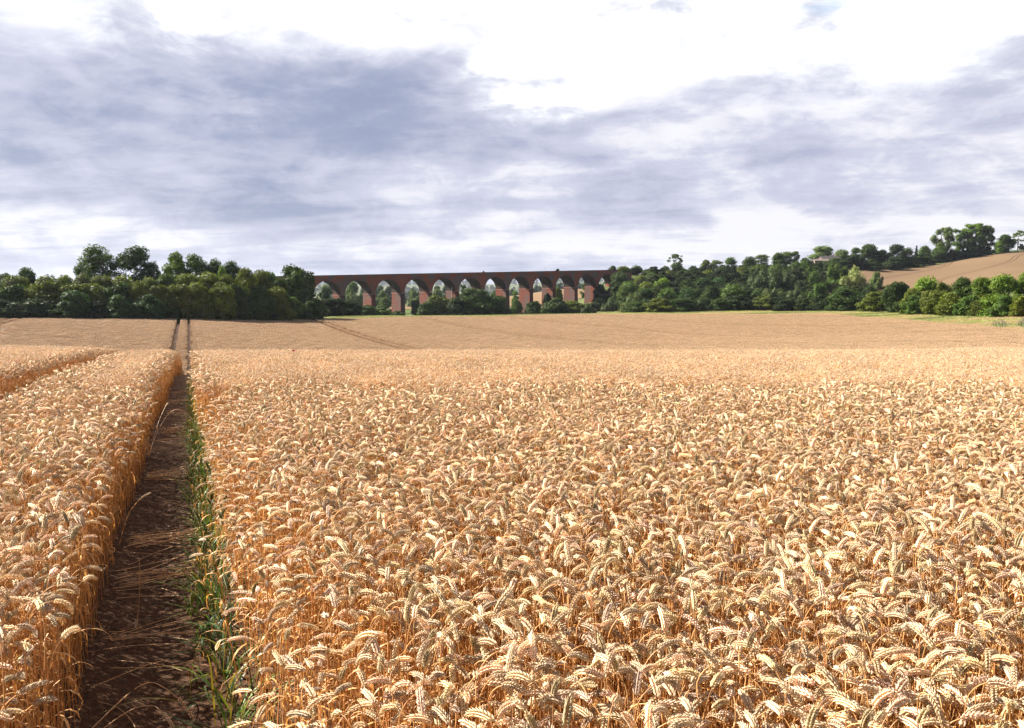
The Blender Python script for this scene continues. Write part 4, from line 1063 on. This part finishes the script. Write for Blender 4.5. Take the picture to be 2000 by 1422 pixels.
# grey purple weed patch at the right edge of the verge
gp = Soup(); rg = np.random.default_rng(31)
for k in range(1500):
    px = rg.uniform(1930, 2040); Y = 103 + abs(rg.normal(0, 7)) + (px - 1980) * -.04; px = rg.uniform(1945, 2080) + rg.normal(0, 12); X = (px - 1000) / F * Y; z = H1(X, Y)
    h = rg.uniform(.15, .75) * (1.2 + .6 * math.sin(px * .12)) ; a = rg.uniform(0, 6.28); o_ = np.array([math.cos(a), math.sin(a), 0]); p0 = np.array([X, Y, z])
    ribbon(gp, [p0, p0 + np.array([0, 0, h * .5]) + o_ * .1, p0 + np.array([0, 0, h]) + o_ * .25], .05, np.cross(o_, (0, 0, 1)), np.array((.10, .16, .06)) * rg.uniform(.7, 1.2))
    if Y > 108:
        for j in range(2): grain(gp, p0 + np.array([0, 0, h]) + rg.normal(0, .08, 3), np.array([rg.normal(0, .3), rg.normal(0, .3), 1.0]), np.array([1.0, 0, 0]), .14, .05, .05, np.array((.23, .20, .17)) * rg.uniform(.7, 1.2))
o = bpy.data.objects.new('thistle_patch', gp.mesh('thistle_patch', M_grass)); COL.objects.link(o)
tag(o, 'patch of green weeds with greyish purple flower heads at the right end of the verge', 'thistles', kind='stuff')

# ------------------------------------------------------------------ viaduct
def brick_mat(name, red1, red2, blue=(0.115, 0.105, 0.11), amt=0.5, dark=0.0):
    m, t, out = mat_new(name)
    g = t.new('ShaderNodeTexCoord').outputs['Object']
    br = t.new('ShaderNodeTexBrick'); t.l.new(t.vm('MULTIPLY', g, (1, 1, 1)), br.inputs['Vector'])
    sx = t.new('ShaderNodeSeparateXYZ'); t.l.new(g, sx.inputs[0])
    t.l.new(t.comb(t.m('ADD', sx.outputs[0], sx.outputs[1]), sx.outputs[2], 0.0), br.inputs['Vector'])
    br.inputs['Scale'].default_value = 1.0; br.inputs['Brick Width'].default_value = .24; br.inputs['Row Height'].default_value = .082; br.inputs['Mortar Size'].default_value = .008
    br.inputs['Color1'].default_value = (*red1, 1); br.inputs['Color2'].default_value = (*red2, 1); br.inputs['Mortar'].default_value = (.13, .075, .055, 1)
    n1 = t.noise(t.vm('MULTIPLY', g, (1, 1, .55)), .22, 5, .62); n2 = t.noise(t.vm('MULTIPLY', g, (1.6, 1.6, .25)), 1.1, 5, .6)
    col = t.mix(t.m('MULTIPLY', t.ss(n1, .46, .56), amt), br.outputs[0], blue)
    col = t.mix(t.m('MULTIPLY', t.ss(n2, .5, .75), .35), col, (.10, .07, .06))
    p = principled(t, col, .9, .15, br.outputs['Fac'], -.01); t.l.new(p.outputs[0], out.inputs[0]); return m
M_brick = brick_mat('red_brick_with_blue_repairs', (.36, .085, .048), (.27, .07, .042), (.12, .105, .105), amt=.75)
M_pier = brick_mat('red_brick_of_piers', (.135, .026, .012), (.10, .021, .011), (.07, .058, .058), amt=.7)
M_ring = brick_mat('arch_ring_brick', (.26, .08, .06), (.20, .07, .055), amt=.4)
M_soff = brick_mat('soffit_shade_brick', (.022, .013, .011), (.018, .011, .010), (.014, .012, .012), amt=.6)  # shade under the arches painted into the brick colour
M_cop = simple_mat('dark_coping', (.075, .06, .06), (.12, .09, .085), .8)
def viaduct():
    u = np.array([.833, .553]); u /= np.linalg.norm(u); ang = math.atan2(u[1], u[0])
    X0, Y0 = -0.229 * 316, 316.0
    pitch_, span, wdt = 13.0, 11.2, 8.5
    root = empty('viaduct', (X0, Y0, 0), ang)
    tag(root, 'long red and blue brick railway viaduct with round arches crossing the valley', 'viaduct')
    def ptop(s): return 6.05 + (s + 6) / 157.0 * 4.05           # top of the parapet
    NA0, NA1 = -4, 11
    deck = MB()
    smin = NA0 * pitch_ - pitch_ / 2; smax = NA1 * pitch_ + pitch_ / 2
    for i in range(NA0, NA1 + 1):
        sc_ = i * pitch_; top = ptop(sc_) - 2.25; spr = top - span / 2          # crown and springing
        n = 28; arc = [(sc_ - span / 2 * math.cos(math.pi * k / n), spr + span / 2 * math.sin(math.pi * k / n)) for k in range(n + 1)]
        dk = lambda s: ptop(s) - 1.45
        for y, flip in ((0.0, False), (wdt, True)):
            vs = []; fs = []
            pts = [(sc_ - pitch_ / 2, spr)] + arc + [(sc_ + pitch_ / 2, spr)]
            for (s, z) in pts: vs += [(s, y, z), (s, y, dk(s))]
            for k in range(len(pts) - 1):
                f = (2 * k, 2 * k + 2, 2 * k + 3, 2 * k + 1); fs.append(f[::-1] if flip else f)
            deck.add(vs, fs)
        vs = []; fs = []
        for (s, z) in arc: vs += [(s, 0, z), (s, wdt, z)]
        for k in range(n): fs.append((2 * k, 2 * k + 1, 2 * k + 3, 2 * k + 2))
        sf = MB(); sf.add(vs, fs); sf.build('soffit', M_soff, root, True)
        rb = MB(); vs = []; fs = []                 # arch ring, slightly proud
        for k in range(n + 1):
            a = math.pi * k / n
            for r, yy in ((span / 2, -.06), (span / 2 + .62, -.06), (span / 2 + .62, .02), (span / 2, .02)):
                vs.append((sc_ - r * math.cos(a), yy, spr + r * math.sin(a)))
        for k in range(n):
            for q in range(4): fs.append((4 * k + q, 4 * k + 4 + q, 4 * k + 4 + (q + 1) % 4, 4 * k + (q + 1) % 4))
        rb.add(vs, fs); rb.build('arch_ring', M_ring, root)
    dk = lambda s: ptop(s) - 1.45
    deck.add([(smin, 0, dk(smin)), (smax, 0, dk(smax)), (smax, wdt, dk(smax)), (smin, wdt, dk(smin))], [(0, 1, 2, 3)])
    deck.build('arcade_wall', M_brick, root)
    def sloped(name, y0, y1, a, b, m):
        x = MB(); x.add([(smin, y0, ptop(smin) + a), (smax, y0, ptop(smax) + a), (smax, y1, ptop(smax) + a), (smin, y1, ptop(smin) + a),
                         (smin, y0, ptop(smin) + b), (smax, y0, ptop(smax) + b), (smax, y1, ptop(smax) + b), (smin, y1, ptop(smin) + b)],
                        [(0, 3, 2, 1), (4, 5, 6, 7), (0, 1, 5, 4), (1, 2, 6, 5), (2, 3, 7, 6), (3, 0, 4, 7)]); x.build(name, m, root)
    for (y0, y1, o_) in ((-.12, .33, -1), (wdt - .33, wdt + .12, 1)):
        sloped('parapet', y0, y1, -1.25, -.16, M_brick)
        sloped('coping', y0 - .1, y1 + .1, -.157, 0, M_cop)
    sloped('string_course', -.30, .10, -1.55, -1.253, M_ring)
    sloped('string_course', wdt - .1, wdt + .30, -1.55, -1.253, M_ring)
    # piers
    for i in range(NA0, NA1 + 2):
        s = i * pitch_ - pitch_ / 2; spr = ptop(s) - 2.25 - span / 2
        gx, gy = X0 + u[0] * s, Y0 + u[1] * s; gz = min(H1(gx, gy), H1(gx - u[1] * wdt, gy + u[0] * wdt)) - 1
        if i == NA1 + 1: break
        b = MB(); h0, h1 = .9, .9 + (spr - gz) * .016
        b.add([(s - h0, 0, spr - .01), (s + h0, 0, spr - .01), (s + h0, wdt, spr - .01), (s - h0, wdt, spr - .01),
               (s - h1, -.3, gz), (s + h1, -.3, gz), (s + h1, wdt + .3, gz), (s - h1, wdt + .3, gz)],
              [(0, 1, 2, 3), (4, 7, 6, 5), (0, 4, 5, 1), (1, 5, 6, 2), (2, 6, 7, 3), (3, 7, 4, 0)])
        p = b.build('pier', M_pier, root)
        im = MB(); im.box(s - h0 - .13, s + h0 + .13, -.13, wdt + .13, spr - .45, spr - .02); im.build('impost', M_ring, p)
        im.v = []
    # solid abutment running into the bank
    s = (NA1 + .5) * pitch_; b = MB(); gz = -9
    b.add([(s - 1, .001, gz), (s + 9, .001, gz), (s + 9, wdt - .001, gz), (s - 1, wdt - .001, gz), (s - 1, .001, ptop(s) - 1.56), (s + 9, .001, ptop(s + 9) - 1.5), (s + 9, wdt - .001, ptop(s + 9) - 1.5), (s - 1, wdt - .001, ptop(s) - 1.56)],
          [(0, 3, 2, 1), (4, 5, 6, 7), (0, 1, 5, 4), (1, 2, 6, 5), (2, 3, 7, 6), (3, 0, 4, 7)])
    b.build('abutment', M_brick, root)
    # white lime stain on one pier reveal, built as an added thin tube (faces the camera side of the fifth arch)
    s = 4.5 * pitch_ - 1.0; d = MB(); d.tube([(s - .15, 2.6, ptop(s) - 6.0), (s - .28, 2.6, ptop(s) - 14.5)], .14, 8)
    d.build('lime_streak', simple_mat('pale_lime', (.62, .62, .60), (.5, .5, .5)), root)
    def world(s, y, z): return (X0 + u[0] * s - u[1] * y, Y0 + u[1] * s + u[0] * y, z)
    return ptop, world
ptop, vworld = viaduct()
for (px, wpx, top, lab) in [(1088, 10, 525.0, 'low dark bush growing along the top of the viaduct right of its middle'), (945, 6, 529.0, 'tiny shrub growing on the top of the viaduct near its middle')]:
    # stand it on the deck behind the near parapet
    best = min((abs(1000 + F * vworld(s, 1.2, 0)[0] / vworld(s, 1.2, 0)[1] - px), s) for s in np.linspace(0, 150, 600))[1]
    w_ = vworld(best, 1.2, ptop(best) - 1.45)
    tree(1000 + F * w_[0] / w_[1], w_[1], top, wpx, 'bush', 'deep', lab, 'bushes on the viaduct', zbase=w_[2])

# ------------------------------------------------------------------ farm buildings on the hill
def gable(name, label, px, Y, base_row, wx, dyy, eav, ridge, rz, mw, mr, extra=None):
    X = (px - 1000) / F * Y; z = EYE + V(base_row) * Y
    root = empty(name, (X, Y, z), rz); b = MB(); a, d = wx / 2, dyy / 2
    b.add([(-a, -d, -2.5), (a, -d, -2.5), (a, d, -2.5), (-a, d, -2.5), (-a, -d, eav), (a, -d, eav), (a, d, eav), (-a, d, eav), (-a, 0, ridge), (a, 0, ridge)],
          [(0, 1, 5, 4), (2, 3, 7, 6), (1, 2, 6, 9, 5), (3, 0, 4, 8, 7), (0, 3, 2, 1)])
    b.build('wall', mw, root)
    r = MB(); ov = .4; th = .12; sl = (ridge - eav) / d
    for sg in (-1, 1):
        vs = []
        for x_ in (-a - ov, a + ov):
            for (y_, z_) in ((sg * (d + ov), eav - sl * ov), (0, ridge)):
                vs += [(x_, y_, z_ + .02), (x_, y_, z_ + th + .02)]
        r.add(vs, [(0, 1, 3, 2), (4, 6, 7, 5), (0, 4, 5, 1), (2, 3, 7, 6), (1, 5, 7, 3), (0, 2, 6, 4)])
    rf = r.build('roof', mr, root)
    mwin = simple_mat('dark_glass', (.03, .035, .04), (.05, .05, .055)); 
    dr = MB(); dr.box(-.9, .9, -d - .04, -d + .02, -.2, min(2.2, eav - .1)); dr.build('door', simple_mat('barn_door', (.08, .07, .06), (.12, .1, .08)), root)
    for k in (-1, 1):
        wn = MB(); wn.box(k * a * .6 - .5, k * a * .6 + .5, -d - .04, -d + .02, eav * .45, eav * .8); wn.build('window', mwin, root)
    tag(root, label, 'farm building', 'farm buildings among the trees on the right'); return root
M_pw = simple_mat('pale_render', (.26, .23, .21), (.2, .17, .15)); M_dw = simple_mat('dark_boarding', (.10, .085, .075), (.15, .12, .10))
M_dr = simple_mat('grey_slate', (.05, .045, .045), (.075, .065, .065), 1.5); M_pr = simple_mat('pale_metal_roof', (.26, .27, .30), (.20, .21, .23), 1.2, .5)
M_br = simple_mat('pinkish_tile', (.17, .125, .115), (.13, .10, .095), 1.5)
gable('barn', 'dark roofed barn between the wide pale tree and the long pale roofed shed', 1614, 478, 514, 11, 8, 2.0, 4.1, .12, M_dw, M_dr)
gable('long_shed', 'long low shed with a pale metal roof on the hill skyline', 1645, 492, 510, 12.5, 8, 3.3, 4.2, .05, M_dw, M_pr)
gable('farmhouse', 'small pale walled house with pinkish roof at the left end of the farm', 1598, 472, 515, 8, 6, 1.6, 2.6, -.1, M_pw, M_br)
gable('small_shed', 'tiny dark shed left of the pale walled farmhouse', 1580, 474, 515, 5, 4, 1.3, 2.0, .1, M_dw, M_dr)

# ------------------------------------------------------------------ air
def haze():
    b = MB(); b.box(-7500, 7500, -60, 6200, -60, 90)
    m, t, out = mat_new('pale_air')
    v = t.new('ShaderNodeVolumePrincipled'); v.inputs['Density'].default_value = 0.00005
    v.inputs['Color'].default_value = (.75, .83, 1.0, 1); v.inputs['Anisotropy'].default_value = .3
    t.l.new(v.outputs[0], out.inputs['Volume'])
    o = b.build('haze', m); tag(o, 'thin bluish air over the whole valley', 'haze', kind='stuff')
haze()
